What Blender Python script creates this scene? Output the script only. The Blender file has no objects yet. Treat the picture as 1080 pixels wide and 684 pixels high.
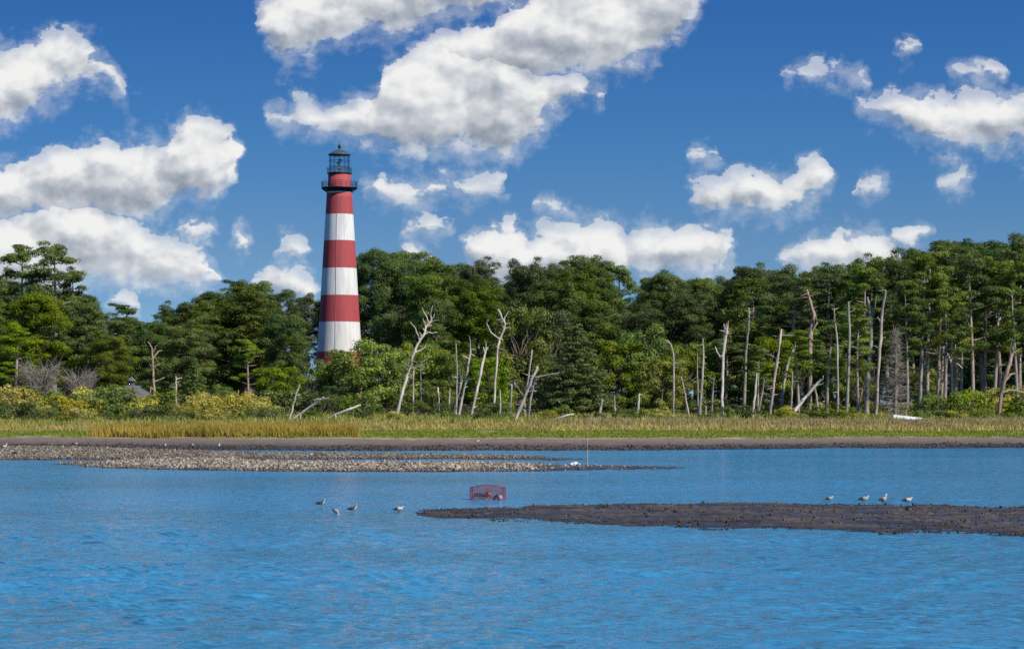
import bpy, math, random
import numpy as np
from mathutils import Vector
C = bpy.context.scene.collection
SC = bpy.context.scene
F, CX, HY, EYE = 2400.0, 540.0, 425.0, 2.6      # focal length in photo pixels, principal column, horizon row, eye height
rad = math.radians

def P(px, py, D):                                 # photo pixel at distance D -> point in the world
    return ((px - CX) * D / F, D, EYE + (HY - py) * D / F)

# ------------------------------------------------------------------ terrain
_rs = np.random.RandomState(5)
_K = [(_rs.uniform(0, 2*np.pi), _rs.uniform(0, 6.28)) for _ in range(24)]
def wob(x, y, wl, seed=0, n=6):                   # smooth pseudo noise in -1..1
    s = 0.0
    for i in range(n):
        a, ph = _K[(i + seed*5) % 24]
        k = 2*np.pi / (wl * (0.6 + 0.16*i))
        s = s + np.sin(k*(x*np.cos(a) + y*np.sin(a)) + ph + seed*1.7 + 1.3*np.sin(k*.6*(x*np.sin(a) - y*np.cos(a)) + ph*2))
    return s / n * 1.6

LHX, LHY = (358 - CX) * 400 / F, 400.0
def zg(x, y):
    x = np.asarray(x, float); y = np.asarray(y, float)
    px = CX + F * x / np.maximum(y, 60)
    ys = np.interp(px, [-300, 0, 130, 250, 330, 700, 900, 1400], [127, 127, 127, 126, 125, 126, 132, 134]) + 0.9*wob(x, y*0.2, 9, 1) + 0.35*wob(x, y, 2.3, 2)
    d = (y - ys)*np.interp(px, [0, 130, 250, 330], [.75, .75, .87, 1.0])
    z = np.interp(d, [-60, -8, 0, 8, 18, 24, 45, 80, 115, 170, 400, 5000], [-1.2, -.25, 0, .1, .24, .34, .45, .75, 1.0, 1.3, 1.5, 1.5])
    z = z + np.where(d > 30, 0.06*wob(x, y, 14, 3), 0.03*wob(x, y, 3.1, 4)*np.clip(d/4, 0, 1))
    z = z + 5.3*np.exp(-((x - LHX)**2 + (y - LHY - 5)**2) / (2*45.0**2))
    return z
def zgf(x, y): return float(zg(np.array([x]), np.array([y]))[0])

# ------------------------------------------------------------------ object helpers
def link(o, parent=None):
    C.objects.link(o)
    if parent is not None: o.parent = parent
    return o
def tag(o, label=None, cat=None, group=None, kind=None):
    if label: o['label'] = label
    if cat: o['category'] = cat
    if group: o['group'] = group
    if kind: o['kind'] = kind
    return o
def empty(name, loc, rz=0.0):
    o = bpy.data.objects.new(name, None); o.empty_display_size = .3
    o.location = loc; o.rotation_euler = (0, 0, rz)
    return link(o)

class MB:
    """collects geometry as numpy blocks and links it as one mesh object"""
    def __init__(s): s.v = []; s.f4 = []; s.f3 = []; s.t = []; s.n = 0; s.m4 = []; s.m3 = []
    def add(s, v, f, tint=0.5, mat=0):
        v = np.asarray(v, float).reshape(-1, 3); f = np.asarray(f, int)
        s.v.append(v)
        s.t.append(np.broadcast_to(np.asarray(tint, float), (len(v),)).copy())
        if f.shape[1] == 4: s.f4.append(f + s.n); s.m4.append(np.full(len(f), mat))
        else: s.f3.append(f + s.n); s.m3.append(np.full(len(f), mat))
        s.n += len(v)
    def tube(s, pts, r, sides=7, cap=True, mat=0, tint=.5, wob_=0.0, rng=None):
        pts = np.asarray(pts, float); n = len(pts); r = np.broadcast_to(np.asarray(r, float), (n,))
        tg = np.gradient(pts, axis=0); tg /= np.linalg.norm(tg, axis=1)[:, None] + 1e-9
        up = np.array([0, 0, 1.0]) if abs(tg[:, 2]).mean() < .8 else np.array([0, 1.0, 0])
        a = np.cross(tg, up); a /= np.linalg.norm(a, axis=1)[:, None] + 1e-9
        b = np.cross(a, tg)
        th = np.linspace(0, 2*np.pi, sides, endpoint=False)
        rr = r[:, None]*np.ones((1, sides))
        if wob_: rr = rr*(1 + wob_*(rng.rand(n, sides) - .5)*2)
        v = pts[:, None, :] + rr[:, :, None]*(np.cos(th)[None, :, None]*a[:, None, :] + np.sin(th)[None, :, None]*b[:, None, :])
        i = np.arange(n - 1)[:, None]*sides; j = np.arange(sides)[None, :]; k = (j + 1) % sides
        f = np.stack([i + j, i + k, i + sides + k, i + sides + j], -1).reshape(-1, 4)
        base = s.n
        s.add(v.reshape(-1, 3), f, tint, mat)
        if cap:
            for e, o in ((0, 1), (n - 1, -1)):
                c = pts[e] + (tg[e]*r[e]*.25)*(-o)
                vv = np.vstack([v[e], c]); jj = np.arange(sides); kk = (jj + 1) % sides
                ff = np.stack([kk, jj, np.full(sides, sides)], -1) if o == 1 else np.stack([jj, kk, np.full(sides, sides)], -1)
                s.add(vv, ff, tint, mat)
        return s
    def box(s, c, d, mat=0, tint=.5, rz=0.0):
        x, y, z = np.array(d)/2.0
        v = np.array([[-x,-y,-z],[x,-y,-z],[x,y,-z],[-x,y,-z],[-x,-y,z],[x,-y,z],[x,y,z],[-x,y,z]])
        if rz:
            cs, sn = math.cos(rz), math.sin(rz); v = np.stack([v[:,0]*cs - v[:,1]*sn, v[:,0]*sn + v[:,1]*cs, v[:,2]], -1)
        s.add(v + np.array(c), [[3,2,1,0],[4,5,6,7],[0,1,5,4],[1,2,6,5],[2,3,7,6],[3,0,4,7]], tint, mat); return s
    def lathe(s, prof, sides=48, mat=0, c=(0, 0, 0), tint=.5):
        prof = np.asarray(prof, float); n = len(prof)
        th = np.linspace(0, 2*np.pi, sides, endpoint=False)
        v = np.stack([prof[:, 0:1]*np.cos(th)[None], prof[:, 0:1]*np.sin(th)[None], prof[:, 1:2]*np.ones((1, sides))], -1).reshape(-1, 3) + np.array(c)
        i = np.arange(n - 1)[:, None]*sides; j = np.arange(sides)[None, :]; k = (j + 1) % sides
        s.add(v, np.stack([i + j, i + k, i + sides + k, i + sides + j], -1).reshape(-1, 4), tint, mat); return s
    def mesh(s, name, mats, smooth=False):
        me = bpy.data.meshes.new(name)
        v = np.vstack(s.v); f4 = np.vstack(s.f4) if s.f4 else np.zeros((0, 4), int); f3 = np.vstack(s.f3) if s.f3 else np.zeros((0, 3), int)
        loops = np.concatenate([f4.ravel(), f3.ravel()]).astype(np.int32)
        st = np.concatenate([np.arange(len(f4))*4, len(f4)*4 + np.arange(len(f3))*3]).astype(np.int32)
        me.vertices.add(len(v)); me.vertices.foreach_set('co', v.astype(np.float32).ravel())
        me.loops.add(len(loops)); me.loops.foreach_set('vertex_index', loops)
        me.polygons.add(len(st)); me.polygons.foreach_set('loop_start', st)
        if not isinstance(mats, (list, tuple)): mats = [mats]
        for m in mats: me.materials.append(m)
        mi = np.concatenate([np.concatenate(s.m4) if s.m4 else [], np.concatenate(s.m3) if s.m3 else []]).astype(np.int32)
        me.polygons.foreach_set('material_index', mi)
        if smooth: me.polygons.foreach_set('use_smooth', np.ones(len(st), bool))
        at = me.attributes.new('tint', 'FLOAT', 'POINT'); at.data.foreach_set('value', np.concatenate(s.t).astype(np.float32))
        me.update(calc_edges=True); me.validate()
        return me
    def build(s, name, mats, parent=None, smooth=False, loc=None):
        o = bpy.data.objects.new(name, s.mesh(name, mats, smooth))
        if loc is not None: o.location = loc
        return link(o, parent)

# ------------------------------------------------------------------ node helpers
class X:
    """tiny expression wrapper: arithmetic on sockets becomes Math nodes"""
    def __init__(s, nt, sock): s.nt = nt; s.s = sock
    def op(s, o, *a, clamp=False):
        n = s.nt.nodes.new('ShaderNodeMath'); n.operation = o; n.use_clamp = clamp
        for i, q in enumerate((s,) + a):
            if isinstance(q, X): s.nt.links.new(q.s, n.inputs[i])
            else: n.inputs[i].default_value = float(q)
        return X(s.nt, n.outputs[0])
    def __add__(s, b): return s.op('ADD', b)
    __radd__ = __add__
    def __sub__(s, b): return s.op('SUBTRACT', b)
    def __rsub__(s, b): return (s*-1.0) + b
    def __mul__(s, b): return s.op('MULTIPLY', b)
    __rmul__ = __mul__
    def __truediv__(s, b): return s.op('DIVIDE', b)
    def min(s, b): return s.op('MINIMUM', b)
    def max(s, b): return s.op('MAXIMUM', b)
    def clamp(s): return s.op('ADD', 0.0, clamp=True)
    def step(s, a, b, smooth=True, lo=0.0, hi=1.0):
        n = s.nt.nodes.new('ShaderNodeMapRange'); n.interpolation_type = 'SMOOTHSTEP' if smooth else 'LINEAR'
        for nm, q in (('Value', s), ('From Min', a), ('From Max', b), ('To Min', lo), ('To Max', hi)):
            if isinstance(q, X): s.nt.links.new(q.s, n.inputs[nm])
            else: n.inputs[nm].default_value = q
        return X(s.nt, n.outputs['Result'])
def mixc(nt, fac, a, b, mode='MIX'):
    n = nt.nodes.new('ShaderNodeMix'); n.data_type = 'RGBA'; n.blend_type = mode
    for i, q in ((0, fac), (6, a), (7, b)):
        if isinstance(q, X): q = q.s
        if hasattr(q, 'is_output'): nt.links.new(q, n.inputs[i])
        elif i == 0: n.inputs[0].default_value = q
        else: n.inputs[i].default_value = (*q, 1.0) if len(q) == 3 else q
    return n.outputs[2]
def comb(nt, x, y, z=0.0):
    n = nt.nodes.new('ShaderNodeCombineXYZ')
    for i, q in enumerate((x, y, z)):
        if isinstance(q, X): nt.links.new(q.s, n.inputs[i])
        else: n.inputs[i].default_value = q
    return n.outputs[0]
def noise(nt, vec, scale, detail=4, rough=.5, dim='3D', dist=0.0):
    n = nt.nodes.new('ShaderNodeTexNoise'); n.noise_dimensions = dim
    n.inputs['Scale'].default_value = scale; n.inputs['Detail'].default_value = detail
    n.inputs['Roughness'].default_value = rough; n.inputs['Distortion'].default_value = dist
    if vec is not None: nt.links.new(vec, n.inputs['Vector'])
    return n
def material(name):
    m = bpy.data.materials.new(name); m.use_nodes = True
    nt = m.node_tree; return m, nt, nt.nodes['Principled BSDF']
def coords(nt, kind='Object'):
    n = nt.nodes.new('ShaderNodeTexCoord'); return n.outputs[kind]
def sepxyz(nt, vec):
    n = nt.nodes.new('ShaderNodeSeparateXYZ'); nt.links.new(vec, n.inputs[0]); return [X(nt, o) for o in n.outputs]
def scalev(nt, vec, s):
    n = nt.nodes.new('ShaderNodeVectorMath'); n.operation = 'MULTIPLY'; nt.links.new(vec, n.inputs[0]); n.inputs[1].default_value = s; return n.outputs[0]
def ramp(nt, fac, stops, interp='LINEAR'):
    n = nt.nodes.new('ShaderNodeValToRGB'); cr = n.color_ramp; cr.interpolation = interp
    while len(cr.elements) < len(stops): cr.elements.new(.5)
    for e, (p, c) in zip(cr.elements, stops): e.position = p; e.color = (*c, 1)
    nt.links.new(fac.s if isinstance(fac, X) else fac, n.inputs[0]); return n.outputs[0]
def bump(nt, h, strength, dist, bsdf):
    n = nt.nodes.new('ShaderNodeBump'); n.inputs['Strength'].default_value = strength; n.inputs['Distance'].default_value = dist
    nt.links.new(h.s if isinstance(h, X) else h, n.inputs['Height']); nt.links.new(n.outputs[0], bsdf.inputs['Normal'])

def simple(name, col, rough=.6, var=.25, scale=6.0, stretch=(1, 1, 1), bmp=.3, bd=.02, metallic=0.0):
    m, nt, b = material(name)
    v = scalev(nt, coords(nt), stretch)
    n = noise(nt, v, scale, 6, .6)
    lo = tuple(c*(1 - var) for c in col); hi = tuple(min(1, c*(1 + var)) for c in col)
    nt.links.new(ramp(nt, n.outputs['Fac'], [(.3, lo), (.7, hi)]), b.inputs['Base Color'])
    b.inputs['Roughness'].default_value = rough; b.inputs['Metallic'].default_value = metallic
    if bmp: bump(nt, n.outputs['Fac'], bmp, bd, b)
    return m

def foliage(name, dark, light, objvar=.35, trans=.28):
    m = bpy.data.materials.new(name); m.use_nodes = True; nt = m.node_tree; nt.nodes.clear()
    at = nt.nodes.new('ShaderNodeAttribute'); at.attribute_name = 'tint'
    oi = nt.nodes.new('ShaderNodeObjectInfo')
    c = mixc(nt, X(nt, at.outputs['Fac']), dark, light)
    # each plant a little greener, browner or darker than its neighbour
    hs = nt.nodes.new('ShaderNodeHueSaturation')
    r = X(nt, oi.outputs['Random'])
    nt.links.new((r*0.028 + 0.482).s, hs.inputs['Hue'])
    nt.links.new(((r*7.31).op('FRACT')*0.25 + 0.88).s, hs.inputs['Saturation'])
    nt.links.new(((r*13.7).op('FRACT')*(2*objvar) + (1 - objvar)).s, hs.inputs['Value'])
    nt.links.new(c, hs.inputs['Color'])
    d = nt.nodes.new('ShaderNodeBsdfDiffuse'); t = nt.nodes.new('ShaderNodeBsdfTranslucent'); g = nt.nodes.new('ShaderNodeBsdfGlossy')
    g.inputs['Roughness'].default_value = .55; g.inputs['Color'].default_value = (.6, .65, .6, 1)
    nt.links.new(hs.outputs[0], d.inputs[0])
    tc = mixc(nt, 1.0, hs.outputs[0], (1.25, 1.3, .7), 'MULTIPLY'); nt.links.new(tc, t.inputs[0])
    m1 = nt.nodes.new('ShaderNodeMixShader'); m1.inputs[0].default_value = trans
    nt.links.new(d.outputs[0], m1.inputs[1]); nt.links.new(t.outputs[0], m1.inputs[2])
    m2 = nt.nodes.new('ShaderNodeMixShader'); m2.inputs[0].default_value = .035
    nt.links.new(m1.outputs[0], m2.inputs[1]); nt.links.new(g.outputs[0], m2.inputs[2])
    o = nt.nodes.new('ShaderNodeOutputMaterial'); nt.links.new(m2.outputs[0], o.inputs[0])
    return m

# ------------------------------------------------------------------ materials
M = {}
M['needles_dark'] = foliage('needles_dark', (.042, .080, .022), (.165, .222, .050))
M['needles_olive'] = foliage('needles_olive', (.055, .092, .014), (.165, .215, .034))
M['needles_bright'] = foliage('needles_bright', (.075, .120, .012), (.225, .285, .032))
M['leaves_bright'] = foliage('leaves_bright', (.085, .145, .012), (.250, .325, .030))
M['leaves_yellow'] = foliage('leaves_yellow', (.11, .145, .018), (.27, .30, .045))
M['cedar_green'] = foliage('cedar_green', (.060, .095, .022), (.155, .195, .05))
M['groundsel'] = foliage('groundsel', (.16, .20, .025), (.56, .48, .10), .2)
M['shrub_green'] = foliage('shrub_green', (.085, .14, .016), (.22, .28, .04), .25)
M['grass_green'] = foliage('grass_green', (.13, .17, .028), (.29, .31, .06), .05)
M['grass_gold'] = foliage('grass_gold', (.26, .20, .035), (.60, .41, .08), .05)
M['grass_ochre'] = foliage('grass_ochre', (.30, .23, .035), (.60, .43, .09), .05)
M['grass_weed'] = foliage('grass_weed', (.20, .205, .025), (.46, .40, .06), .05)
M['grass_brown'] = foliage('grass_brown', (.25, .18, .10), (.45, .345, .20), .05)
M['bark'] = simple('pine_bark', (.20, .15, .115), .9, .45, 3, (1.5, 1.5, .35), .8, .05)
M['bark_pale'] = simple('pale_bark', (.34, .27, .215), .9, .45, 1.4, (1.5, 1.5, .35), .8, .05)
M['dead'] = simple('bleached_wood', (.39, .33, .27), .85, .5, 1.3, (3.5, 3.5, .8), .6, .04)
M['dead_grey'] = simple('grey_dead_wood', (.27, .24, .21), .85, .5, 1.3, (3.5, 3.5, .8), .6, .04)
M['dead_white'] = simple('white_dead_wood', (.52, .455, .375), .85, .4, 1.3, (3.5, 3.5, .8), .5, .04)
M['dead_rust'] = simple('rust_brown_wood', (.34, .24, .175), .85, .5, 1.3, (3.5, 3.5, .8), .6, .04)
M['twig_pale'] = simple('pale_grey_twigs', (.33, .285, .24), .9, .3, 3, (1, 1, 1), 0)
M['twig_grey'] = simple('grey_twigs', (.24, .22, .20), .9, .3, 3, (1, 1, 1), 0)

# ------------------------------------------------------------------ camera, render, light
cam = bpy.data.cameras.new('camera'); co = bpy.data.objects.new('camera', cam); C.objects.link(co)
co.location = (0, 0, EYE); co.rotation_euler = (rad(90), 0, 0)
cam.sensor_width = 36.0; cam.lens = 36.0*F/1080.0; cam.shift_y = (HY - 342.0)/1080.0
cam.clip_start = .5; cam.clip_end = 12000
SC.camera = co
SC.view_settings.view_transform = 'Standard'; SC.view_settings.look = 'None'
SC.view_settings.exposure = 0.0; SC.view_settings.gamma = 1.0
SC.cycles.use_denoising = False; SC.cycles.max_bounces = 6; SC.cycles.diffuse_bounces = 3; SC.cycles.transmission_bounces = 4
SC.cycles.transparent_max_bounces = 6
SUN_EL, SUN_AZ = rad(41), rad(128)               # azimuth clockwise from the view direction (+Y)
sv = Vector((math.cos(SUN_EL)*math.sin(SUN_AZ), math.cos(SUN_EL)*math.cos(SUN_AZ), math.sin(SUN_EL)))
sl = bpy.data.lights.new('sun', 'SUN'); sl.energy = 5.0; sl.angle = rad(.5); sl.color = (1.0, .95, .87)
so = bpy.data.objects.new('sun', sl); C.objects.link(so); so.rotation_euler = sv.to_track_quat('Z', 'Y').to_euler(); so.location = (60, -40, 90)

# ------------------------------------------------------------------ sky with cumulus clouds (world shader, by direction)
# every cloud: (upper contour, lower contour) in degrees-like units: column and row of the view direction
CL = [
 [ # first set
  ([(-60,66),(0,54),(40,45),(70,36),(95,46),(115,62),(128,82),(138,95)], [(-60,138),(0,132),(20,124),(40,110),(60,97),(90,80),(115,84),(128,96),(138,98)]),
  ([(272,22),(280,10),(300,-10),(340,-30),(480,-45),(560,-45),(600,-45)], [(272,30),(285,58),(300,75),(312,62),(350,47),(400,44),(440,30),(470,14),(540,10),(570,-5),(600,-20)]),
  ([(904,106),(925,112),(945,101),(970,96),(1000,103),(1030,104),(1080,101),(1140,98)], [(904,109),(930,121),(950,136),(975,151),(1010,160),(1080,159),(1140,158)]),
 ],
 [ # second set
  ([(-60,172),(0,178),(30,168),(60,155),(100,150),(140,147),(170,156),(184,138),(195,123),(215,124),(240,136),(251,146)], [(-60,240),(0,236),(50,233),(100,229),(140,236),(170,226),(200,214),(230,205),(245,190),(251,152)]),
  ([(285,124),(310,117),(330,109),(350,117),(370,104),(393,94),(398,72),(420,58),(460,40),(520,38),(560,64),(590,80),(620,84),(645,95)], [(285,128),(320,142),(370,146),(400,160),(430,167),(470,158),(500,161),(530,166),(562,146),(582,124),(600,112),(645,108)]),
  ([(722,210),(740,194),(770,184),(795,179),(820,187),(840,177),(855,165),(870,165),(883,182)], [(722,213),(740,225),(780,229),(830,223),(860,211),(875,200),(883,188)]),
  ([(942,242),(962,235),(985,244)], [(942,256),(962,262),(985,252)]),
 ],
 [ # third set
  ([(-60,234),(0,228),(30,221),(60,207),(90,211),(120,224),(160,244),(190,256),(215,262),(238,290)], [(-60,325),(0,322),(60,312),(100,293),(150,299),(190,304),(238,308)]),
  ([(378,196),(400,179),(415,186),(440,190),(470,181),(500,182),(535,182)], [(378,201),(400,209),(440,213),(490,208),(535,193)]),
  ([(827,268),(850,254),(875,242),(900,246),(930,244),(950,262)], [(827,276),(850,284),(930,286),(950,280)]),
 ],
 [ # fourth set
  ([(115,312),(130,304),(147,318)], [(115,322),(130,332),(147,328)]),
  ([(272,294),(290,282),(310,279),(325,292),(338,312)], [(272,302),(290,318),(325,328),(338,324)]),
  ([(422,239),(450,229),(479,238)], [(422,243),(450,253),(479,243)]),
  ([(492,255),(505,244),(520,234),(545,231),(560,250),(580,243),(610,232),(640,234),(668,258)], [(492,275),(520,300),(640,300),(668,290)]),
  ([(728,155),(742,152),(758,160)], [(728,160),(744,169),(758,167)]),
  ([(828,73),(842,70),(870,77),(900,79),(918,86)], [(828,77),(842,80),(870,79),(900,82),(918,87)]),
  ([(945,47),(957,43),(970,47)], [(945,54),(957,59),(970,52)]),
  ([(998,74),(1020,72),(1040,66),(1058,73)], [(998,78),(1020,82),(1040,86),(1058,80)]),
 ],
 [ # fifth set
  ([(655,254),(680,240),(720,236),(755,236),(770,244),(778,256)], [(655,280),(680,288),(720,290),(765,284),(778,270)]),
  ([(192,240),(205,230),(228,238)], [(192,246),(208,258),(228,248)]),
  ([(294,258),(308,249),(323,262)], [(294,266),(308,278),(323,270)]),
  ([(423,266),(437,255),(456,270)], [(423,274),(437,280),(456,276)]),
 ],
 [ # sixth set
  ([(243,243),(252,235),(267,250)], [(243,254),(255,271),(267,262)]),
  ([(570,214),(584,209),(605,222)], [(570,217),(586,224),(605,225)]),
  ([(905,197),(920,190),(936,192)], [(905,201),(920,207),(936,198)]),
  ([(995,189),(1010,179),(1027,179)], [(995,193),(1006,197),(1027,184)]),
 ],
 [ # seventh set
  ([(440,50),(470,36),(500,24),(530,14),(560,-4),(600,-30),(728,-45),(742,-18)], [(440,54),(470,68),(500,83),(560,87),(610,79),(650,73),(690,62),(715,40),(742,0)]),
 ],
]
w = bpy.data.worlds.new('World'); SC.world = w; w.use_nodes = True
nt = w.node_tree; nt.nodes.clear()
geo = nt.nodes.new('ShaderNodeNewGeometry')
dv = nt.nodes.new('ShaderNodeVectorMath'); dv.operation = 'SCALE'; dv.inputs['Scale'].default_value = -1.0
tcw = nt.nodes.new('ShaderNodeTexCoord')
dx, dy, dz = sepxyz(nt, tcw.outputs['Generated'])
nt.nodes.remove(geo); nt.nodes.remove(dv)
yy = dy.max(0.03)
U = dx/yy*F + CX
V = HY - dz/yy*F
def fcurve(nt, fac, pts):
    n = nt.nodes.new('ShaderNodeFloatCurve'); c = n.mapping.curves[0]
    while len(c.points) > 2: c.points.remove(c.points[1])
    pts = sorted(pts)
    c.points[0].location = pts[0]; c.points[1].location = pts[-1]
    for p in pts[1:-1]: c.points.new(*p)
    for p in c.points: p.handle_type = 'VECTOR'
    n.mapping.update(); nt.links.new(fac.s, n.inputs['Value']); return X(nt, n.outputs[0])
def contour(clouds, which):
    pts = [(-90, 0 if which else 40), (1190, 0 if which else 40)]
    out = []
    for up, lo in clouds:
        q = (up, lo)[which]
        mid = (up[0][1] + lo[0][1])/2; mid2 = (up[-1][1] + lo[-1][1])/2
        g = -26 if which else 26
        out += [(up[0][0] - 7, mid + g)] + list(q) + [(up[-1][0] + 7, mid2 + g)]
    out = sorted(out)
    out = [(-90, out[0][1])] + out + [(1190, out[-1][1])]
    res = []
    for x, y in out:
        x = min(max((x + 100)/1300.0, 0), 1); y = (y + 60)/440.0
        if not res or x > res[-1][0] + 1e-4: res.append((x, y))
    return res
def vor(nt, x, y, smooth=.4, detail=1.0):
    vo = nt.nodes.new('ShaderNodeTexVoronoi'); vo.voronoi_dimensions = '2D'; vo.feature = 'SMOOTH_F1'
    vo.inputs['Scale'].default_value = 1.0; vo.inputs['Smoothness'].default_value = smooth
    vo.inputs['Detail'].default_value = detail; vo.inputs['Roughness'].default_value = .55
    nt.links.new(comb(nt, x, y), vo.inputs['Vector']); return X(nt, vo.outputs['Distance'])
def cloud(u, v):
    n1 = noise(nt, comb(nt, u/75.0, v/60.0), 1.0, 3, .55, '2D'); r1, g1, b1 = sepxyz(nt, n1.outputs['Color'])
    n2 = noise(nt, comb(nt, u/19.0, v/15.0), 1.0, 5, .62, '2D'); r2, g2, b2 = sepxyz(nt, n2.outputs['Color'])
    up = u + (r1 - .5)*32.0 + (r2 - .5)*14.0
    vp = v + (g1 - .5)*26.0 + (g2 - .5)*12.0
    un = (up + 100.0)/1300.0
    H = None; fr = None
    for L in CL:
        t = fcurve(nt, un, contour(L, 0))*440.0 - 60.0
        b = fcurve(nt, un, contour(L, 1))*440.0 - 60.0
        dt = vp - t; db = b - vp
        h = dt.min(db*.75).min(26.0)
        f = dt/((b - t).max(6.0))
        if H is None: H, fr = h, f
        else:
            k = h.op('GREATER_THAN', H)
            fr = fr + (f - fr)*k
            H = H.op('SMOOTH_MAX', h, 4.0)
    wx, wy = (r2 - .5)*.55, (g2 - .5)*.55
    big_ = .5 - vor(nt, u/50.0 + wx*.6, v/38.0 + wy*.6, .3, 0.0)
    sml_ = .5 - vor(nt, u/19.0 + wx, v/16.0 + wy, .35, 1.0)
    return H, fr, big_*24.0 + sml_*8.0, (b1 - .5)*16.0 + (b2 - .5)*15.0
H0, fr0, bl0, nz0 = cloud(U, V)
H1, fr1, bl1, nz1 = cloud(U + 8.0, V - 10.0)
frc = fr0.clamp()
thick = (H0 + 4.0).step(0.0, 20.0)
n3 = noise(nt, comb(nt, U/7.5, V/6.0), 1.0, 3, .6, '2D')
nh = noise(nt, comb(nt, U/42.0 + 9.1, V/26.0), 1.0, 3, .55, '2D')
hole = (X(nt, nh.outputs['Fac']) - .5).min(.16)
top = H0 + bl0*.5 + nz0*1.1 + (X(nt, n3.outputs['Fac']) - .5)*(frc*8.0 + 6.0) + hole*34.0 + 2.0
alpha = top.step(-1.8, frc*12.0 + 3.0)
wisp = (H0 + bl0*.3 + nz0*2.2).step(-15.0, 10.0)*.34
alpha = (alpha*(thick*.5 + .5)).max(wisp)
rel = (H0*.8 + bl0 + nz0*.3) - (H1*.8 + bl1 + nz1*.3)
nl = noise(nt, comb(nt, U/95.0 + 3.7, V/55.0), 1.0, 2, .5, '2D')
big = X(nt, nl.outputs['Fac']) - .5
lit = (rel*.025 + .95 - frc.op('POWER', 1.5)*.56*thick - thick*.11 + big*.75*thick).clamp()
ccol = ramp(nt, lit, [(0.0, (.26, .30, .37)), (.3, (.40, .44, .50)), (.6, (.60, .63, .67)), (.82, (.78, .79, .80)), (1.0, (.88, .88, .87))])
inb = dz.step(0.0, .012)*dy.step(0.05, .2)
alpha = alpha*inb
sky = nt.nodes.new('ShaderNodeTexSky'); sky.sky_type = 'NISHITA'; sky.sun_disc = False
sky.sun_elevation = SUN_EL; sky.sun_rotation = SUN_AZ; sky.altitude = 0; sky.air_density = 1.0; sky.dust_density = .3; sky.ozone_density = 3.0
# deep polarised blue: the low sky takes the colour of the sky higher up
nt.links.new(comb(nt, dx, dy, dz.max(0.0)*2.6 + .10), sky.inputs['Vector'])
SKY_S = .11
elev = dz/yy
tintc = ramp(nt, elev/.2, [(0.0, (.84, .93, .92)), (.345, (.72, .94, 1.0)), (.573, (.48, .94, 1.20)), (.88, (.34, .85, 1.33))])
skyc = mixc(nt, 1.0, sky.outputs[0], tintc, 'MULTIPLY')
cl_s = nt.nodes.new('ShaderNodeVectorMath'); cl_s.operation = 'SCALE'; cl_s.inputs['Scale'].default_value = 1.0/SKY_S
nt.links.new(ccol, cl_s.inputs[0])
fin = mixc(nt, alpha, skyc, cl_s.outputs[0])
bg = nt.nodes.new('ShaderNodeBackground'); bg.inputs['Strength'].default_value = SKY_S
nt.links.new(fin, bg.inputs[0])
wo = nt.nodes.new('ShaderNodeOutputWorld'); nt.links.new(bg.outputs[0], wo.inputs[0])
w.cycles.sampling_method = 'MANUAL'; w.cycles.sample_map_resolution = 512
# ------------------------------------------------------------------ setting materials
def ground_material():
    m, nt, b = material('shore_ground')
    x, y, z = sepxyz(nt, coords(nt))
    n1 = noise(nt, coords(nt), .22, 5, .6); n2 = noise(nt, coords(nt), 1.6, 5, .65)
    zz = z + (X(nt, n1.outputs['Fac']) - .5)*.24 + (X(nt, n2.outputs['Fac']) - .5)*.10
    base = ramp(nt, zz/1.6, [(0.0, (.045, .036, .026)), (.05, (.115, .083, .050)), (.125, (.19, .143, .093)), (.185, (.225, .172, .112)), (.205, (.42, .34, .235)),
                             (.222, (.20, .19, .055)), (.30, (.23, .22, .06)), (.48, (.17, .17, .045)), (.7, (.09, .085, .035)), (.9, (.055, .05, .025))])
    v = mixc(nt, 1.0, base, ramp(nt, n2.outputs['Fac'], [(.3, (.72, .70, .68)), (.7, (1.22, 1.2, 1.18))]), 'MULTIPLY')
    nt.links.new(v, b.inputs['Base Color'])
    nt.links.new(z.step(.0, .30, True, .35, .95).s, b.inputs['Roughness'])
    bump(nt, n2.outputs['Fac'], .5, .10, b)
    return m
def mud_material(name, wet, dry, spk):
    m, nt, b = material(name)
    x, y, z = sepxyz(nt, coords(nt))
    n1 = noise(nt, scalev(nt, coords(nt), (.7, 1.6, 1)), 1.0, 5, .6); n2 = noise(nt, scalev(nt, coords(nt), (.55, 1.2, 1)), 7.0, 5, .7)
    h = z.step(0.0, .16) + (X(nt, n1.outputs['Fac']) - .5)*.8 + (X(nt, n2.outputs['Fac']) - .5)*spk
    nt.links.new(ramp(nt, h.clamp(), [(0, wet), (.45, tuple((p + q)/2 for p, q in zip(wet, dry))), (1, dry)]), b.inputs['Base Color'])
    ws = noise(nt, scalev(nt, coords(nt), (.7, 2.6, 1)), 1.0, 4, .6)
    nt.links.new((X(nt, ws.outputs['Fac']).step(.40, .62, True, .10, .85)).s, b.inputs['Roughness'])
    bump(nt, n2.outputs['Fac'], .7, .05, b)
    return m
M['ground'] = ground_material()
M['mud'] = mud_material('wet_mud', (.036, .028, .022), (.150, .118, .090), .7)
M['shellmud'] = mud_material('oyster_mud', (.035, .028, .021), (.10, .08, .06), .8)
M['shell'] = foliage('oyster_shells', (.10, .078, .058), (.46, .39, .31), .05, .0)
M['shell_dark'] = foliage('mud_clods', (.03, .024, .02), (.12, .088, .068), .05, .0)

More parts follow.
